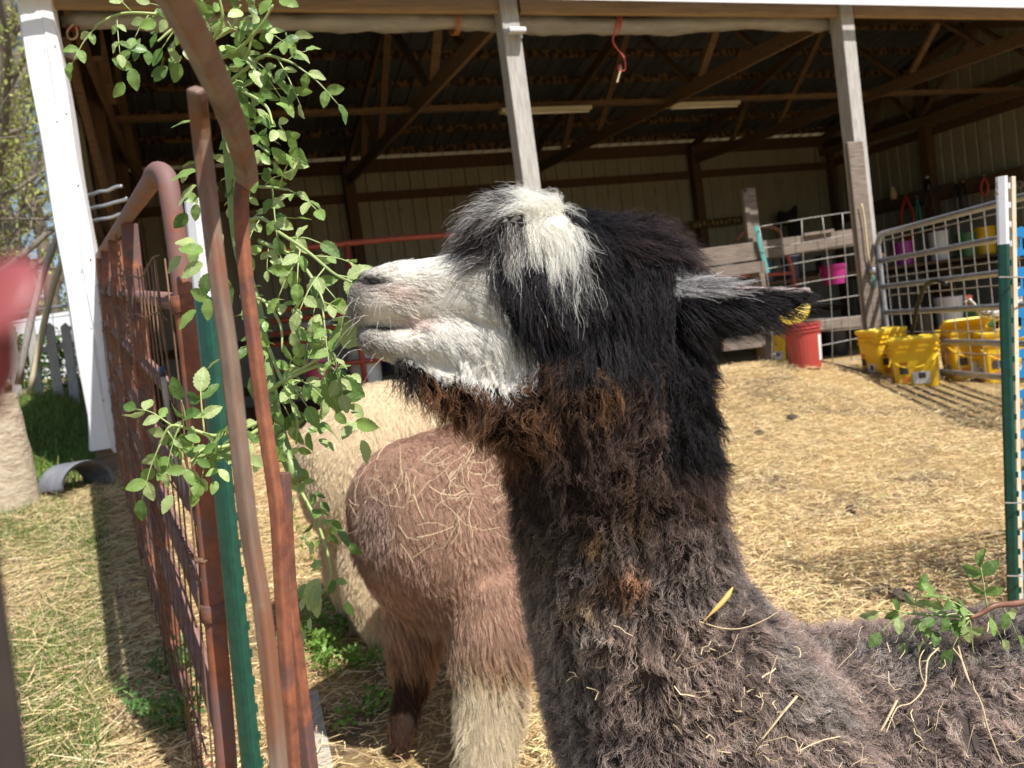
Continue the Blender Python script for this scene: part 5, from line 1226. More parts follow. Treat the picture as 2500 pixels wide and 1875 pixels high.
# twig lying across the dark alpaca's back
tb = atd(2120, 1312, .93)
TW = thing('rose_twig', 'red-brown rose twig with green leaves lying on the dark back at right', 'twig', tb)
P = spline([atd(2290, 1285, .95), atd(2200, 1303, .94), atd(2150, 1308, .93), atd(2120, 1325, .93), atd(2095, 1335, .93)], 20)
MB().tube(P, np.linspace(.0042, .0022, 20), 8).build('stem', mat('red_brown_twig', (.13, .055, .035), (.20, .09, .055), 30, .5), TW, smooth=True)
for i, dx, dy, sz, npair in ((12, -.2, -1, .026, 2), (16, -1, -.1, .022, 2), (18, -.6, .8, .022, 1), (19, -1, .15, .022, 2), (19, .2, .9, .022, 1), (13, .6, .9, .020, 1), (8, .5, .7, .020, 1), (17, -.8, -.6, .022, 2)):
    compound_leaf(TW, P[i], RT*dx-UP*dy+rg.normal(0, .1, 3), sz, npair)
P2 = spline([P[19], atd(2040, 1330, .94), atd(1960, 1325, .95)], 12); MB().tube(P2, .0014, 6).build('shoot', STEM2, TW, smooth=True)
for i, dx, dy in ((5, -.4, -.8), (8, -.6, .6), (11, -1, -.3), (11, -.9, .4), (10, .1, -.9)): compound_leaf(TW, P2[i], RT*dx-UP*dy, .021, 1)
# ================================================================== animals
# ---------------------------------------------------------------- the dark alpaca in front
dh = 0.78
bm = bmesh.new()
# x, top, bottom (picture), half width in metres
upper = fine([(752, 645, 684, .009), (766, 603, 698, .022), (800, 585, 706, .030), (850, 571, 712, .034), (910, 561, 720, .036), (980, 552, 735, .041), (1050, 545, 760, .052), (1120, 535, 790, .062), (1200, 530, 810, .068), (1300, 530, 810, .068), (1390, 540, 800, .062), (1460, 580, 770, .045)])
lower = fine([(772, 719, 740, .010), (790, 711, 764, .020), (835, 708, 776, .026), (880, 704, 782, .030), (915, 690, 790, .035), (960, 680, 806, .041), (1010, 680, 828, .046), (1080, 690, 842, .052), (1160, 700, 850, .055), (1260, 700, 850, .05)])
beard = fine([(862, 765, 795, .016), (905, 762, 836, .026), (960, 770, 880, .036), (1015, 780, 918, .046), (1075, 790, 950, .058), (1140, 800, 970, .068)])
for st in (upper, lower, beard):
    loft(bm, [ring(HP(x, (t+b)/2, dh), -UP, FW, (b-t)/2*KP*dh/FPX, hw) for x, t, b, hw in st])
# crown bump under the topknot
crown = fine([(1030, 505, 620, .028), (1062, 468, 630, .042), (1115, 445, 640, .052), (1190, 455, 680, .058), (1290, 484, 700, .06), (1400, 502, 720, .055), (1475, 555, 700, .04)])
loft(bm, [ring(HP(x, (t+b)/2, dh), -UP, FW, (b-t)/2*KP*dh/FPX, hw) for x, t, b, hw in crown])
neck = fine([(640, 1180, 1480, .055, .78), (740, 1120, 1505, .072, .78), (840, 1082, 1522, .082, .785), (950, 1098, 1532, .090, .80), (1050, 1116, 1542, .096, .82), (1150, 1130, 1556, .104, .845), (1250, 1142, 1592, .115, .87), (1350, 1158, 1680, .13, .90), (1460, 1176, 1780, .15, .93), (1600, 1205, 1880, .165, .95), (1780, 1280, 1900, .15, .95)])
loft(bm, [ring(HP((l+r)/2, y, d), RT, FW, (r-l)/2*KP*d/FPX, hw) for y, l, r, hw, d in neck])
BC = CAM+_fh*0.97+np.array([0, 0, -0.645])
barrel = fine([(.10, .02, .10, .09), (.16, .03, .165, .135), (.28, .02, .195, .165), (.45, .0, .205, .178), (.65, .0, .205, .182), (.85, .01, .205, .178), (1.0, .0, .185, .16), (1.1, -.02, .14, .12), (1.16, -.03, .06, .06)])
loft(bm, [ring(BC+_rt*l+np.array([0, 0, dz]), np.array([0, 0, 1.0]), _fh, rv, rh) for l, dz, rv, rh in barrel])
for l, s in ((.22, -1), (.24, 1), (.95, -1), (.97, 1)):
    top = BC+_rt*l+_fh*s*0.095+np.array([0, 0, -0.08]); ft = BC+_rt*(l+(0.0 if l < .5 else 0.03))+_fh*s*0.10
    ft[2] = ground_z(ft[0], ft[1])+0.005
    kn = (top+ft)/2+_rt*(-0.02 if l < .5 else 0.05)
    leg(bm, top, kn, ft, .085, .055, .032)
tl = spline([BC+_rt*1.12+np.array([0, 0, .05]), BC+_rt*1.19+np.array([0, 0, .02]), BC+_rt*1.21+np.array([0, 0, -.1])], 8)
loft(bm, [ring(p, _rt, _fh, r, r, 12, 2) for p, r in zip(tl, (.04, .045, .045, .045, .04, .035, .03, .015))])
# ears, laid back
def ear(bm, dd, side, dy=0):
    st = fine([(1420, 625, 700, .018), (1480, 606, 728, .020), (1540, 608, 722, .017), (1600, 619, 706, .014), (1660, 622, 690, .012), (1710, 622, 674, .010), (1742, 623, 656, .008), (1756, 626, 644, .005)], 3)
    loft(bm, [ring(HP(x, (t+b)/2+dy, dd)+FW*side*0.010*math.sin((x-1420)/336*3.1), -UP, FW, (b-t)/2*KP*dd/FPX, hw*0.8, 20, 2) for x, t, b, hw in st])
ear(bm, 0.728, -1); ear(bm, 0.83, 1, -6)
am = remeshed(bm, 'body', 0.0055, 5)
# nostril and mouth corner pressed in, on both cheeks
V, N, T = tri_data(am); Q = proj(V)
def dent(px, py, ax, ay, depth, V, ang=0.0):
    c, s = math.cos(ang), math.sin(ang); dx, dy = Q[:, 0]-px, Q[:, 1]-py
    e = ((c*dx+s*dy)/ax)**2+((-s*dx+c*dy)/ay)**2
    return V-N*(depth*np.exp(-e*1.5))[:, None]
V = dent(794, 607, 34, 9, .014, V, -0.05)
V = dent(840, 612, 45, 6, .004, V, 0.08)
V = dent(1085, 650, 40, 45, .010, V)
V = dent(905, 716, 30, 8, .004, V, 0.2)
V = dent(1040, 700, 70, 12, .005, V, 0.35)
am.vertices.foreach_set('co', V.astype(np.float32).ravel()); am.update()

P_FACE = [(700, 540), (1010, 505), (1040, 560), (1072, 600), (1085, 660), (1112, 715), (1150, 750), (1160, 790), (1130, 825), (1105, 850), (1075, 842), (1035, 818), (960, 826), (905, 793), (868, 772), (838, 800), (720, 810)]
P_TOPW = [(1085, 380), (1150, 395), (1212, 450), (1245, 505), (1254, 548), (1252, 572), (1222, 568), (1180, 548), (1130, 535), (1095, 540), (1082, 515), (1092, 495), (1065, 465), (1050, 420)]
P_FRONT = [(960, 560), (960, 440), (1010, 400), (1050, 375), (1085, 380), (1050, 430), (1075, 480), (1085, 530), (1070, 575), (1030, 560)]
P_BEARD = [(838, 775), (868, 764), (910, 788), (960, 830), (1040, 833), (1085, 875), (1125, 890), (1160, 850), (1200, 900), (1110, 1010), (1020, 1000), (940, 920), (870, 850)]
def main_style(P, N, q, full, g):
    n = len(P); x = q[:, 0]; y = q[:, 1]
    if full is None: 
        D = np.ones(n); D[(y < 780) & (x < 1060)] = 4.5; D[(y < 620) & (x > 960) & (x < 1300)] = 2.4; D[(y > 1250)] = 0.9; D[((x-796)/26)**2+((y-607)/6)**2 < 1] = .04; D[((x-1182)/16)**2+((y-696)/12)**2 < 1] = .02
        return {'dens': D}
    jx, jy = x+g.normal(0, 5, n), y+g.normal(0, 5, n)
    low = np.clip((y-1090)/370, 0, 1)[:, None]**.9                      # neck to back
    nz = vnoise(P, 26, 3)[:, None]; nb = vnoise(P, 9, 5)[:, None]
    root = (np.array([.022, .014, .012])*(1-low)+np.array([.075, .058, .053])*low)*np.ones((n, 1))
    tip = (np.array([.120, .078, .062])*(1-low)+np.array([.55, .475, .428])*low)*(0.65+0.7*nz)*(0.75+0.5*nb)
    L = np.full(n, .0165)-.003*low[:, 0]; lift = .52+.22*low[:, 0]; fx = np.full(n, .02); fy = np.full(n, 1.0)
    droop = np.full(n, .22); curl = np.full(n, .0026); cf = np.full(n, 1.7); clump = np.full(n, .93); frizz = np.full(n, .0004); namp = np.full(n, .85); lockvar = np.full(n, .38); thick = np.ones(n)
    # body: softer, more open
    bd = (y > 1330) & (x > 1300); lift[bd] = .72; fx[bd] = .8; fy[bd] = .5; L[bd] = .020; clump[bd] = .92; curl[bd] = .003; droop[bd] = .15
    br = bd[:, None] & (nb > 0.45); tip = np.where(br, tip*np.array([1.08, .96, .92]), tip)
    # brown cast on the upper neck
    up_ = np.clip((1010-y)/160, 0, 1)[:, None]*np.clip((1400-x)/250, 0, 1)[:, None]
    tip = tip*(1-up_)+up_*np.array([.20, .100, .055])*(0.5+0.9*nz)
    def patch(px, py, rx, ry, c, k=1.0):
        nonlocal tip
        e = np.exp(-(((jx-px)/rx)**2+((jy-py)/ry)**2)**1.5)[:, None]*k*(0.55+0.45*nz)
        tip = tip*(1-e)+np.array(c)*e
    patch(1355, 1252, 52, 46, (.60, .27, .12)); patch(1308, 838, 34, 46, (.55, .27, .10)); patch(1262, 1296, 38, 26, (.75, .53, .32))
    patch(1288, 1150, 24, 28, (.48, .28, .12), .85); patch(1372, 1102, 24, 22, (.34, .22, .09), .8); patch(1365, 1022, 22, 26, (.32, .20, .09), .7); patch(1180, 1200, 40, 60, (.34, .26, .15), .6)
    patch(1330, 1600, 120, 60, (.58, .50, .47), .6); patch(1210, 1530, 60, 110, (.48, .41, .39), .6); patch(2090, 1390, 40, 40, (.55, .32, .16), .7)
    # head
    hd = (y < 790) & (x > 1000) & (x < 1580); hd &= ~((y > 760) & (x < 1250))
    root[hd] = (.008, .007, .008); tip[hd] = np.array([.034, .030, .035])*(0.5+0.9*nz[hd]); L[hd] = .028; lift[hd] = .32; fx[hd] = .35; fy[hd] = .95; droop[hd] = .4; curl[hd] = .002; clump[hd] = .85; frizz[hd] = .0006; namp[hd] = .40
    eb0 = hd & (x > 1380) & (y > 560); L[eb0] = .022; fx[eb0] = .1
    tb = hd & (y < 560) & (x > 1300); tip[tb] = np.array([.060, .038, .040])*(0.5+nz[tb]); lift[tb] = .55; L[tb] = .028; fx[tb] = 1; fy[tb] = .2
    na = (y >= 740) & (y < 1010) & (x > 1440); root[na] = (.006, .0055, .006); tip[na] = (.020, .017, .019); L[na] = .019; lift[na] = .45; fx[na] = .05  # black nape fur, with the ear and head shadow put into its colour
    bl = hd & (x < 1180) & (y > 560); L[bl] = .030; lift[bl] = .25
    # beard and throat
    be = inpoly(jx, jy, P_BEARD)
    root[be] = (.016, .009, .006); tip[be] = np.array([.26, .125, .062])*(0.35+1.1*nz[be]); L[be] = .024; lift[be] = .45; fx[be] = .8; fy[be] = .6; curl[be] = .005; cf[be] = .9; clump[be] = .90; namp[be] = .7; droop[be] = .15
    ch = be & (x < 905); tip[ch] = (.012, .008, .007)
    # white stripe, grey front lock
    fr = inpoly(jx, jy, P_FRONT) | ((y < 545) & (x < 1060) & (x > 985) & (y > 380))
    root[fr] = (.030, .023, .023); tip[fr] = np.array([.11, .092, .092])*(0.3+1.5*nz[fr]); lw = fr & (g.random(n) < .13); tip[lw] = (.75, .72, .70); L[fr] = .031; lift[fr] = .55; fx[fr] = -.9; fy[fr] = .1; droop[fr] = .50; curl[fr] = .004; cf[fr] = .9; clump[fr] = .82; frizz[fr] = .0009; namp[fr] = .55
    tw = inpoly(jx, jy, P_TOPW) | ((y < 470) & (x > 1060) & (x < 1205))
    root[tw] = (.85, .82, .73); tip[tw] = np.array([.97, .95, .88])*(0.92+0.08*nz[tw]); lockvar[tw] = .08; L[tw] = .034; lift[tw] = .26; fx[tw] = .30; fy[tw] = 1; droop[tw] = .40; curl[tw] = .003; clump[tw] = .80; frizz[tw] = .0008; namp[tw] = .32; thick[tw] = .62
    ws = tw & (y > 510) & (g.random(n) < .05); L[ws] = .046; frizz[ws] = .003; clump[ws] = .2; thick[ws] = .8; lift[ws] = .45
    tf = tw & (y < 470); gt = tw & (x < 1135) & (y < 500) & (g.random(n) < .75); root[gt] = (.05, .04, .04); tip[gt] = np.array([.15, .125, .125])*(.3+1.5*nz[gt]); fx[tf] = -.55; fy[tf] = .2; lift[tf] = .55; droop[tf] = .5
    # face
    fc = inpoly(jx, jy, P_FACE)
    root[fc] = (.80, .76, .68); tip[fc] = np.array([.97, .95, .90])*(0.90+0.10*nz[fc])
    u = np.clip((x-760)/330, 0, 1); L[fc] = (.0055+.010*u**1.5)[fc]; lift[fc] = (.07+.08*u)[fc]; fx[fc] = (1-.25*u)[fc]; fy[fc] = (.1+.75*u*np.clip((y-600)/150, -.4, 1))[fc]; droop[fc] = .12; curl[fc] = .0004; clump[fc] = .55; frizz[fc] = .0002; namp[fc] = .28; thick[fc] = 1.0; lockvar[fc] = .12
    jw = fc & (y > 770) & (x > 980); L[jw] = .016; clump[jw] = .8; curl[jw] = .003; lift[jw] = .35; fx[jw] = .55; fy[jw] = .9; droop[jw] = .3; namp[jw] = .4
    mz = np.exp(-((x-752)/42)**2)*fc; mz = np.clip(mz+np.exp(-(((x-795)/42)**2+((y-614)/12)**2))*1.1*fc+np.exp(-(((x-800)/60)**2+((y-745)/26)**2))*.75*fc, 0, 1)[:, None]*.8
    root = root*(1-mz)+np.array([.13, .105, .09])*mz; tip = tip*(1-mz)+np.array([.34, .295, .26])*mz
    ns = (np.exp(-(((x-795)/30)**2+((y-607)/9)**2)**1.5)*fc)[:, None]; root = root*(1-ns)+.01*ns; tip = tip*(1-ns)+.015*ns
    mo = (np.exp(-(((x-825)/55)**2+((y-707)/6)**2)**1.5)*fc)[:, None]; root = root*(1-mo)+.012*mo; tip = tip*(1-mo)+.02*mo
    pk = np.clip(np.exp(-(((x-860)/50)**2+((y-635)/22)**2))*.55+np.exp(-(((x-900)/50)**2+((y-695)/18)**2))*.7, 0, 1)[:, None]*fc[:, None]
    tip = tip*(1-pk)+np.array([.70, .52, .46])*pk; root = root*(1-pk)+np.array([.55, .36, .31])*pk
    ey = np.exp(-(((x-1182)/26)**2+((y-700)/20)**2)**2); e1 = (ey > .35) & ~tw; L[e1] = .006; lift[e1] = .2; root[e1] = (.06, .03, .02); tip[e1] = (.22, .10, .06)
    # ear
    er = (x > 1462) & (y > 585) & (y < 745) & (x < 1800) & ((q[:, 2] < .755) | (x > 1575) | (q[:, 2] > .8))
    root[er] = (.008, .007, .008); tip[er] = (.020, .018, .021); L[er] = .013; lift[er] = .22; fx[er] = 1; fy[er] = .25; droop[er] = .12; curl[er] = .0006; clump[er] = .6; frizz[er] = .0006; namp[er] = .25
    el = er & (y > 655); L[el] = .026; fy[el] = .55; lift[el] = .3
    et = er & (y < 622+0.04*(x-1560)) & (x > 1470); tip[et] = (.50, .42, .40); root[et] = (.30, .24, .22); L[et] = .0045; lift[et] = .2
    eb = er & (y < 640) & (x < 1585); L[eb] = .022; tip[eb] = (.48, .46, .46); root[eb] = (.2, .19, .19); lift[eb] = .3
    flow = RT[None]*fx[:, None]-UP[None]*fy[:, None]
    return dict(len=L, lift=lift, flow=flow, droop=droop, curl=curl, cfreq=cf, clump=clump, frizz=frizz, namp=namp, nscale=55.0, thick=thick, lockvar=lockvar, root=root, tip=tip)
paint_hide(am, main_style, .8)
am.materials.append(MT['hide'])
aloc = BC+_rt*0.55; aloc[2] = ground_z(aloc[0], aloc[1])
AL = thing('alpaca', 'dark brown alpaca with white face and white-striped shaggy topknot nibbling leaves in the foreground', 'alpaca', aloc, 'alpacas in the yard')
am.transform(Matrix.Translation(Vector(-aloc)))
ab = bpy.data.objects.new('body', am); COL.objects.link(ab); ab.parent = AL
tmp = am.copy(); tmp.transform(Matrix.Translation(Vector(aloc)))
grow_fur('fleece', AL, tmp, FURN[0], main_style, npts=8, radius=0.00020, clump_gap=0.0056, seed=4)
wg = np.random.default_rng(77); nw = 20; wx = wg.uniform(752, 850, nw); wy = np.where(wg.random(nw) < .6, wg.uniform(640, 700, nw), wg.uniform(720, 775, nw))
wp = np.stack([HP(a, b, dh)-FW*.022 for a, b in zip(wx, wy)]); wdir = RT[None]*wg.uniform(-1, .1, (nw, 1))-UP[None]*wg.uniform(-.1, .9, (nw, 1))-FW[None]*wg.uniform(.2, 1, (nw, 1)); wdir /= np.linalg.norm(wdir, axis=1)[:, None]
wt = np.linspace(0, 1, 6)[None, :, None]; wl_ = wg.uniform(.015, .034, (nw, 1, 1)); wpath = wp[:, None]+wdir[:, None]*wt*wl_+np.array([0, 0, -1.])*wt**2*wl_*.35
cv = bpy.data.hair_curves.new('whiskers'); cv.add_curves([6]*nw); cv.points.foreach_set('position', (wpath-aloc).astype(np.float32).ravel()); cv.points.foreach_set('radius', np.tile(np.linspace(.00016, .00006, 6), nw).astype(np.float32))
wa = cv.attributes.new('col', 'FLOAT_COLOR', 'POINT'); wa.data.foreach_set('color', np.tile([.75, .72, .66, 1], nw*6).astype(np.float32)); cv.materials.append(MT['fleece']); wo_ = bpy.data.objects.new('whiskers', cv); COL.objects.link(wo_); wo_.parent = AL; tag(wo_, kind='stuff')
MT['eye'] = plastic('dark_wet_eye', (0.012, 0.008, 0.006), 0.08)
mb = MB(); e0 = HP(1180, 694, dh)-FW*0.0585
mb.lathe([(0.001, -.013), (.007, -.011), (.0115, -.006), (.013, 0), (.0115, .006), (.007, .011), (.001, .013)], e0, 14)
mb.build('eye', MT['eye'], AL, smooth=True)
# ---------------------------------------------------------------- the brown alpaca behind
g0 = on_ground(872, 1640)
ax = _fh*math.cos(math.radians(38))+_rt*math.sin(math.radians(38)); sx = np.cross(ax, (0, 0, 1))
C0 = HP(955, 1148, 1.97); zg = float(ground_z(C0[0], C0[1]))
bm = bmesh.new()
st = fine([(-.215, .05, .05, .05), (-.19, .05, .13, .11), (-.12, .02, .205, .175), (0, 0, .242, .198), (.2, -.01, .25, .205), (.4, -.01, .24, .20), (.55, .0, .20, .165), (.65, .03, .13, .11), (.70, .04, .05, .05)])
loft(bm, [ring(C0+ax*l+np.array([0, 0, dz]), np.array([0, 0, 1.0]), sx, rv, rh) for l, dz, rv, rh in st])
nk = fine([(.45, .02, .12, 0), (.62, .06, .10, 0), (.78, .03, .085, 0), (.90, -.10, .075, 0), (.97, -.24, .065, 0), (1.0, -.36, .055, 0), (1.04, -.45, .04, 0), (1.07, -.50, .02, 0)])
loft(bm, [ring(C0+ax*l+np.array([0, 0, dz]), np.array([0, 0, 1.0])*(.6)+ax*.6, sx, r, r, 18, 2) for l, dz, r, _ in nk])
def foot(px, py): 
    p = on_ground(px, py); return p
f1 = foot(872, 1638); f2 = foot(1050, 1790)
leg(bm, HP(900, 1250, 1.99), HP(895, 1440, 2.02), f1, .09, .042, .020)
leg(bm, HP(1050, 1230, 1.90), HP(1060, 1490, 1.84), f2, .115, .072, .043)
for s in (-1, 1):
    tp = C0+ax*.45+sx*s*.10+np.array([0, 0, -.12]); ff = C0+ax*.46+sx*s*.10; ff[2] = ground_z(ff[0], ff[1]); leg(bm, tp, (tp+ff)/2, ff, .08, .05, .03)
bmh = remeshed(bm, 'body', .010, 5)
def brown_style(P, N, q, full, g):
    n = len(P); x, y = q[:, 0], q[:, 1]
    if full is None: return {'dens': np.ones(n)}
    nz = vnoise(P, 16, 3)[:, None]; nb = vnoise(P, 6, 5)[:, None]
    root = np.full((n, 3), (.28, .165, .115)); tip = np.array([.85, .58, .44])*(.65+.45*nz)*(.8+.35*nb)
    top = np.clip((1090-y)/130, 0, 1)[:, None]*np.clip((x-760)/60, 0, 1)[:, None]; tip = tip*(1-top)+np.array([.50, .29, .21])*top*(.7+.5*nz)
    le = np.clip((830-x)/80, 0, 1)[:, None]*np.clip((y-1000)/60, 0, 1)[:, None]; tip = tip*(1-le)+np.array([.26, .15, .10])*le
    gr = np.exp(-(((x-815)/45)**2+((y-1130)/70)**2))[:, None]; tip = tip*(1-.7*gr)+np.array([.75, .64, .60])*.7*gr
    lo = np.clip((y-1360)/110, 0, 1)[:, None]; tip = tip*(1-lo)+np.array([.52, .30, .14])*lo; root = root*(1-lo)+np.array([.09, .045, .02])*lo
    L = np.full(n, .014); lift = np.full(n, .36); droop = np.full(n, .4); fx = np.full(n, .35); fy = np.full(n, 1.0)
    L[(y > 1330) & (y < 1460)] = .024; fr = (y > 1330) & (y < 1470); lift[fr] = .3; droop[fr] = .6
    l1 = (x < 965) & (y > 1460); tip[l1] = np.array([.17, .13, .12])*(.6+.9*nz[l1]); root[l1] = (.03, .02, .016); L[l1] = .014; lift[l1] = .25
    rd = l1 & (nb[:, 0] > .55); tip[rd] = (.15, .06, .025)
    l2 = (x >= 965) & (y+g.normal(0, 45, n) > 1440+.28*(x-965)); tip[l2] = np.array([.80, .69, .52])*(.7+.5*nz[l2]); root[l2] = (.36, .29, .19); L[l2] = .020; lift[l2] = .35
    flow = RT[None]*fx[:, None]-UP[None]*fy[:, None]
    return dict(len=L, lift=lift, flow=flow, droop=droop, curl=np.full(n, .002), cfreq=np.full(n, 1.0), clump=np.full(n, .8), frizz=np.full(n, .0006), namp=np.full(n, .42), nscale=18.0, thick=np.ones(n), lockvar=np.full(n, .16), root=root, tip=tip)
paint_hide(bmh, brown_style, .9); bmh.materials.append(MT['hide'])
bl = np.array([C0[0]+ax[0]*.2, C0[1]+ax[1]*.2, zg])
A2 = thing('alpaca', 'rosy brown alpaca with hay on its rump standing behind the dark neck', 'alpaca', bl, 'alpacas in the yard')
tmp2 = bmh.copy(); bmh.transform(Matrix.Translation(Vector(-bl))); o = bpy.data.objects.new('body', bmh); COL.objects.link(o); o.parent = A2
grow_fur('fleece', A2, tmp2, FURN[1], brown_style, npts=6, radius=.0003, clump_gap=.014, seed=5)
# ---------------------------------------------------------------- the tan alpaca at the back
ax3 = _fh*math.cos(math.radians(62))+_rt*math.sin(math.radians(62)); sx3 = np.cross(ax3, (0, 0, 1))
C3 = HP(830, 1010, 2.62)
bm = bmesh.new()
st = fine([(-.27, .0, .06, .06), (-.24, .0, .15, .13), (-.15, .0, .225, .19), (0, .01, .262, .215), (.2, .0, .262, .215), (.42, 0, .25, .205), (.6, 0, .20, .165), (.70, .02, .12, .11), (.75, .02, .05, .05)])
loft(bm, [ring(C3+ax3*l+np.array([0, 0, dz]), np.array([0, 0, 1.0]), sx3, rv, rh) for l, dz, rv, rh in st])
loft(bm, [ring(C3+ax3*l+np.array([0, 0, dz]), np.array([0, 0, 1.0])*.6+ax3*.6, sx3, r, r, 18, 2) for l, dz, r, _ in nk])
for l in (-.1, .5):
    for s in (-1, 1):
        tp = C3+ax3*l+sx3*s*.10+np.array([0, 0, -.12]); ff = C3+ax3*(l-.02)+sx3*s*.11; ff[2] = ground_z(ff[0], ff[1]); leg(bm, tp, (tp+ff)/2+ax3*(-.04 if l < 0 else 0), ff, .10, .06, .035)
tm = remeshed(bm, 'body', .012, 5)
def tan_style(P, N, q, full, g):
    n = len(P); x, y = q[:, 0], q[:, 1]
    if full is None: return {'dens': np.ones(n)}
    nz = vnoise(P, 20, 3)[:, None]; nb = vnoise(P, 5, 6)[:, None]
    root = np.full((n, 3), (.62, .48, .31)); tip = np.array([.95, .80, .58])*(.88+.15*nz)*(.85+.25*nb)
    wh = np.clip((760-x)/90, 0, 1)[:, None]*np.clip((y-1000)/90, 0, 1)[:, None]; tip = tip*(1-wh)+np.array([.74, .65, .50])*wh
    flow = np.repeat((-UP*1.0+RT*.1)[None], n, 0)
    return dict(len=np.full(n, .013), lift=np.full(n, .45), flow=flow, droop=np.full(n, .3), curl=np.full(n, .0015), cfreq=np.full(n, 1.0), clump=np.full(n, .75), frizz=np.full(n, .0009), namp=np.full(n, .35), nscale=20.0, thick=np.ones(n), lockvar=np.full(n, .16), root=root, tip=tip)
paint_hide(tm, tan_style, .8); tm.materials.append(MT['hide'])
tl3 = np.array([C3[0]+ax3[0]*.2, C3[1]+ax3[1]*.2, float(ground_z(C3[0], C3[1]))])
A3 = thing('alpaca', 'pale tan alpaca farthest back, its rounded back seen behind the brown one', 'alpaca', tl3, 'alpacas in the yard')
tmp3 = tm.copy(); tm.transform(Matrix.Translation(Vector(-tl3))); o = bpy.data.objects.new('body', tm); COL.objects.link(o); o.parent = A3
grow_fur('fleece', A3, tmp3, FURN[2], tan_style, npts=5, radius=.00045, clump_gap=.016, seed=6)

# ---------------------------------------------------------------- hay caught in the fleece
from mathutils.bvhtree import BVHTree
def bvh(me):
    V, N_, T_ = tri_data(me); return BVHTree.FromPolygons([tuple(v) for v in V], [tuple(map(int, t_)) for t_ in T_])
B1, B2 = bvh(tmp), bvh(tmp2)
def hit(B, x, y, off):
    r = ray(x, y); r = r/np.linalg.norm(r); h = B.ray_cast(Vector(CAM), Vector(r))
    return None if h[0] is None else np.array(h[0])+np.array(h[1])*off*.7-r*off*.5
HAYM = MT['straw']
def hay(B, n, xr, yr, off, Lr, seed, name, lab, wr=(.0004, .0011), sel=None):
    g = np.random.default_rng(seed); Vs, Cs, Fs = [], [], []; k = 0
    while k < n:
        x, y = g.uniform(*xr), g.uniform(*yr)
        if sel is not None and g.random() > sel(x, y): continue
        a = g.uniform(0, 6.28); L = g.gamma(3, Lr/3); px = L*FPX/KP
        bend = g.normal(0, .8); pts = []
        for u in (0, .33, .66, 1):
            aa = a+bend*u; p = hit(B, x+math.cos(aa)*px*u, y+math.sin(aa)*px*u, off+g.normal(0, .003)); pts.append(p)
        k += 1
        if any(p is None for p in pts): continue
        P = np.array(pts); 
        if np.linalg.norm(np.diff(P, axis=0), axis=1).max() > L*1.6: continue
        w = g.uniform(*wr); t_ = np.gradient(P, axis=0); s = np.cross(t_, FW+g.normal(0, .3, 3)); s /= np.linalg.norm(s, axis=1)[:, None]+1e-9
        V = np.stack([P-s*w/2, P+s*w/2], 1).reshape(-1, 3); b = sum(map(len, Vs)); Vs.append(V); Fs += [(b+2*i, b+2*i+1, b+2*i+3, b+2*i+2) for i in range(3)]
        c = np.array((.58, .46, .29))*np.clip(g.normal(1, .2), .5, 1.3); Cs.append(np.repeat(c[None], 8, 0))
    o = place(name, mesh_np(name, np.concatenate(Vs), np.array(Fs), HAYM, np.clip(np.concatenate(Cs), 0, .95)), None, (0, 0, 0)); tag(o, lab, 'hay', kind='stuff')
hay(B1, 230, (1260, 2240), (1300, 1690), .021, .017, 1, 'hay_wisps', 'dry hay wisps stuck in the dark alpaca fleece', sel=lambda x, y: .25+.75*(y > 1380)*(x > 1450))
hay(B2, 230, (760, 1110), (915, 1180), .022, .026, 2, 'hay_wisps', 'dry hay wisps scattered over the brown rump', (.0009, .0016), sel=lambda x, y: 1.0 if y < 1090 else .25)
def stem_on(B, pts, w, name, lab, off=.022, m=None, mats='straw'):
    P = spline([hit(B, x, y, off) for x, y in pts], 16); mb = MB(); mb.tube(P, np.linspace(w*.6, w*.35, 16), 5, c=(.62, .49, .30)); o = mb.build(name, HAYM, None); return tag(o, lab, 'hay', 'long hay stems on the dark back')
stem_on(B1, [(2070, 1420), (2085, 1480), (2110, 1530), (2125, 1590), (2150, 1650)], .0015, 'hay_stem', 'long straight hay stem running down near the right edge of the back')
stem_on(B1, [(2058, 1425), (2075, 1450), (2090, 1500)], .0018, 'hay_stem', 'short thick hay stem beside the top of the long straight one')
stem_on(B1, [(2025, 1425), (2000, 1450), (1990, 1500), (1960, 1535), (1930, 1545), (1905, 1590)], .0016, 'hay_stem', 'S-curved hay stem in the middle of the dark back')
stem_on(B1, [(2020, 1405), (1985, 1440), (1985, 1480), (1995, 1500)], .0012, 'hay_stem', 'thin hooked hay stem at the top of the S-curved one')
stem_on(B1, [(1695, 1500), (1670, 1530), (1650, 1555), (1632, 1580)], .0022, 'hay_stem', 'thick pale hay stem at the base of the dark neck')
stem_on(B1, [(1930, 1530), (1905, 1570), (1885, 1590)], .0022, 'hay_stem', 'short thick hay stem below the S-curved one')
stem_on(B1, [(1495, 1328), (1540, 1345), (1580, 1352), (1620, 1345), (1650, 1338)], .0009, 'hay_stem', 'bent hay stalk below the seed head on the lower neck')
P = spline([hit(B1, x, y, .026) for x, y in ((1497, 1326), (1515, 1308), (1535, 1285), (1548, 1262))], 14)
mb = MB(); mb.tube(P, np.interp(np.arange(14), [0, 3, 6, 10, 13], [.0005, .0007, .0022, .0026, .0008]), 8, c=(.62, .42, .13)); tag(mb.build('seed_head', HAYM, None, smooth=True), 'golden grass seed head stuck in the lower dark neck', 'seed head')

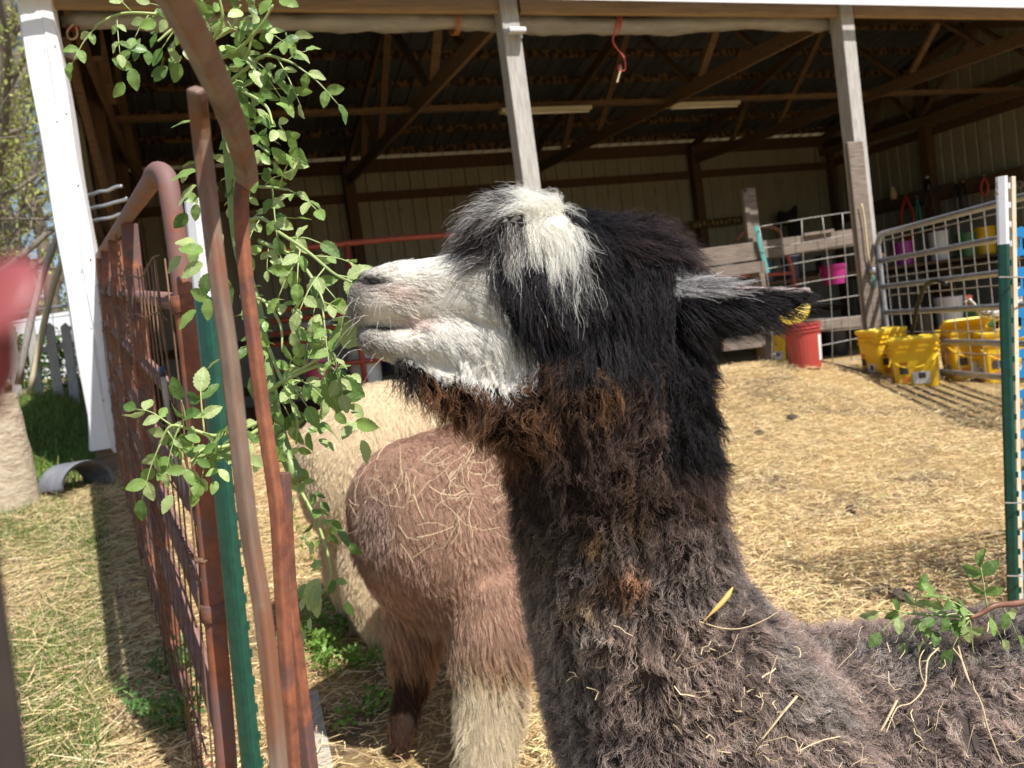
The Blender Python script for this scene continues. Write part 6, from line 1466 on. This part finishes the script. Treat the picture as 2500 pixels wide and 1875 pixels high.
# ---------------------------------------------------------------- the photographer's hand, one fingertip in view
SK = bpy.data.materials.new('warm_skin'); SK.use_nodes = True; b_ = SK.node_tree.nodes['Principled BSDF']
b_.inputs['Base Color'].default_value = (.20, .028, .034, 1); b_.inputs['Roughness'].default_value = .5; b_.inputs['Subsurface Weight'].default_value = .15; b_.inputs['Subsurface Radius'].default_value = (.008, .003, .0015); b_.inputs['Subsurface Scale'].default_value = .6
def hp(r_, u_, f_): return CAM+RT*r_+UP*u_+FW*f_
tipd = .088
tip = atd(24, 655, tipd)
vs_, es_, rad_ = [], [], []
def addv(p, r, prev=None):
    vs_.append(tuple(p)); rad_.append(r); i = len(vs_)-1
    if prev is not None: es_.append((prev, i))
    return i
palm = hp(-.125, -.035, -.045); i0 = addv(palm, .026)
i1 = addv(hp(-.150, -.060, -.075), .027, i0); i2 = addv(hp(-.19, -.13, -.14), .026, i1); addv(hp(-.24, -.24, -.24), .034, i2)
tl_ = atd(80, 738, tipd)
k = addv(hp(-.112, -.004, -.012), .0105, i0); k = addv(hp(-.106, .014, .030), .0090, k); k = addv(hp(-.088, .022, .066), .0080, k); k = addv(tl_-RT*.016-UP*.003-FW*.010, .0115, k); addv(tl_, .0125, k)
for dy, ln, rr_ in ((-.022, .030, .0090), (-.041, .026, .0085), (-.058, .018, .0075)):
    k = addv(hp(-.108, -.006+dy, -.014), .0098, i0); k = addv(hp(-.090, -.002+dy, .024), rr_, k); k = addv(hp(-.066-.004, .002+dy, .030), rr_*.92, k); addv(hp(-.052, .002+dy, .012), rr_*.85, k)
k = addv(hp(-.100, -.060, -.060), .0125, i1); k = addv(hp(-.070, -.062, -.066), .0105, k); addv(hp(-.045, -.052, -.062), .0092, k)
me = bpy.data.meshes.new('hand'); me.from_pydata(vs_, es_, []); hand = bpy.data.objects.new('tmp_hand', me); COL.objects.link(hand)
sk = hand.modifiers.new('skin', 'SKIN'); 
for v, r in zip(me.skin_vertices[0].data, rad_): v.radius = (r, r)
me.skin_vertices[0].data[0].use_root = True
su = hand.modifiers.new('sub', 'SUBSURF'); su.levels = 2; su.render_levels = 2
dg = bpy.context.evaluated_depsgraph_get(); dg.update(); hm = bpy.data.meshes.new_from_object(hand.evaluated_get(dg)); bpy.data.objects.remove(hand)
hm.materials.clear(); hm.materials.append(SK); hm.polygons.foreach_set('use_smooth', [True]*len(hm.polygons))
HAND = thing('person', 'out-of-focus pink fingertip of a person reaching in at the left edge', 'person', palm)
hm.transform(Matrix.Translation(Vector(-palm))); o = bpy.data.objects.new('hand', hm); COL.objects.link(o); o.parent = HAND
mb = MB(); nl_ = tl_-FW*.0070+UP*.002
for a in range(1): mb.lathe([(.0001, -.0004), (.0042, -.0003), (.0045, 0), (.0038, .0007), (.0001, .0010)], (0, 0, 0), 14, sy=1.25)
Rn = np.array(Vector(-FW+UP*.6-RT*.2).to_track_quat('Z', 'Y').to_matrix()); mb.v = [tuple(Rn@np.array(v)+tl_+(-FW+UP*.6)*.0064) for v in mb.v]; mb.build('fingernail', mat('pink_nail', (.22, .05, .05), (.25, .06, .06), 10, .4, bump=0), HAND, smooth=True)
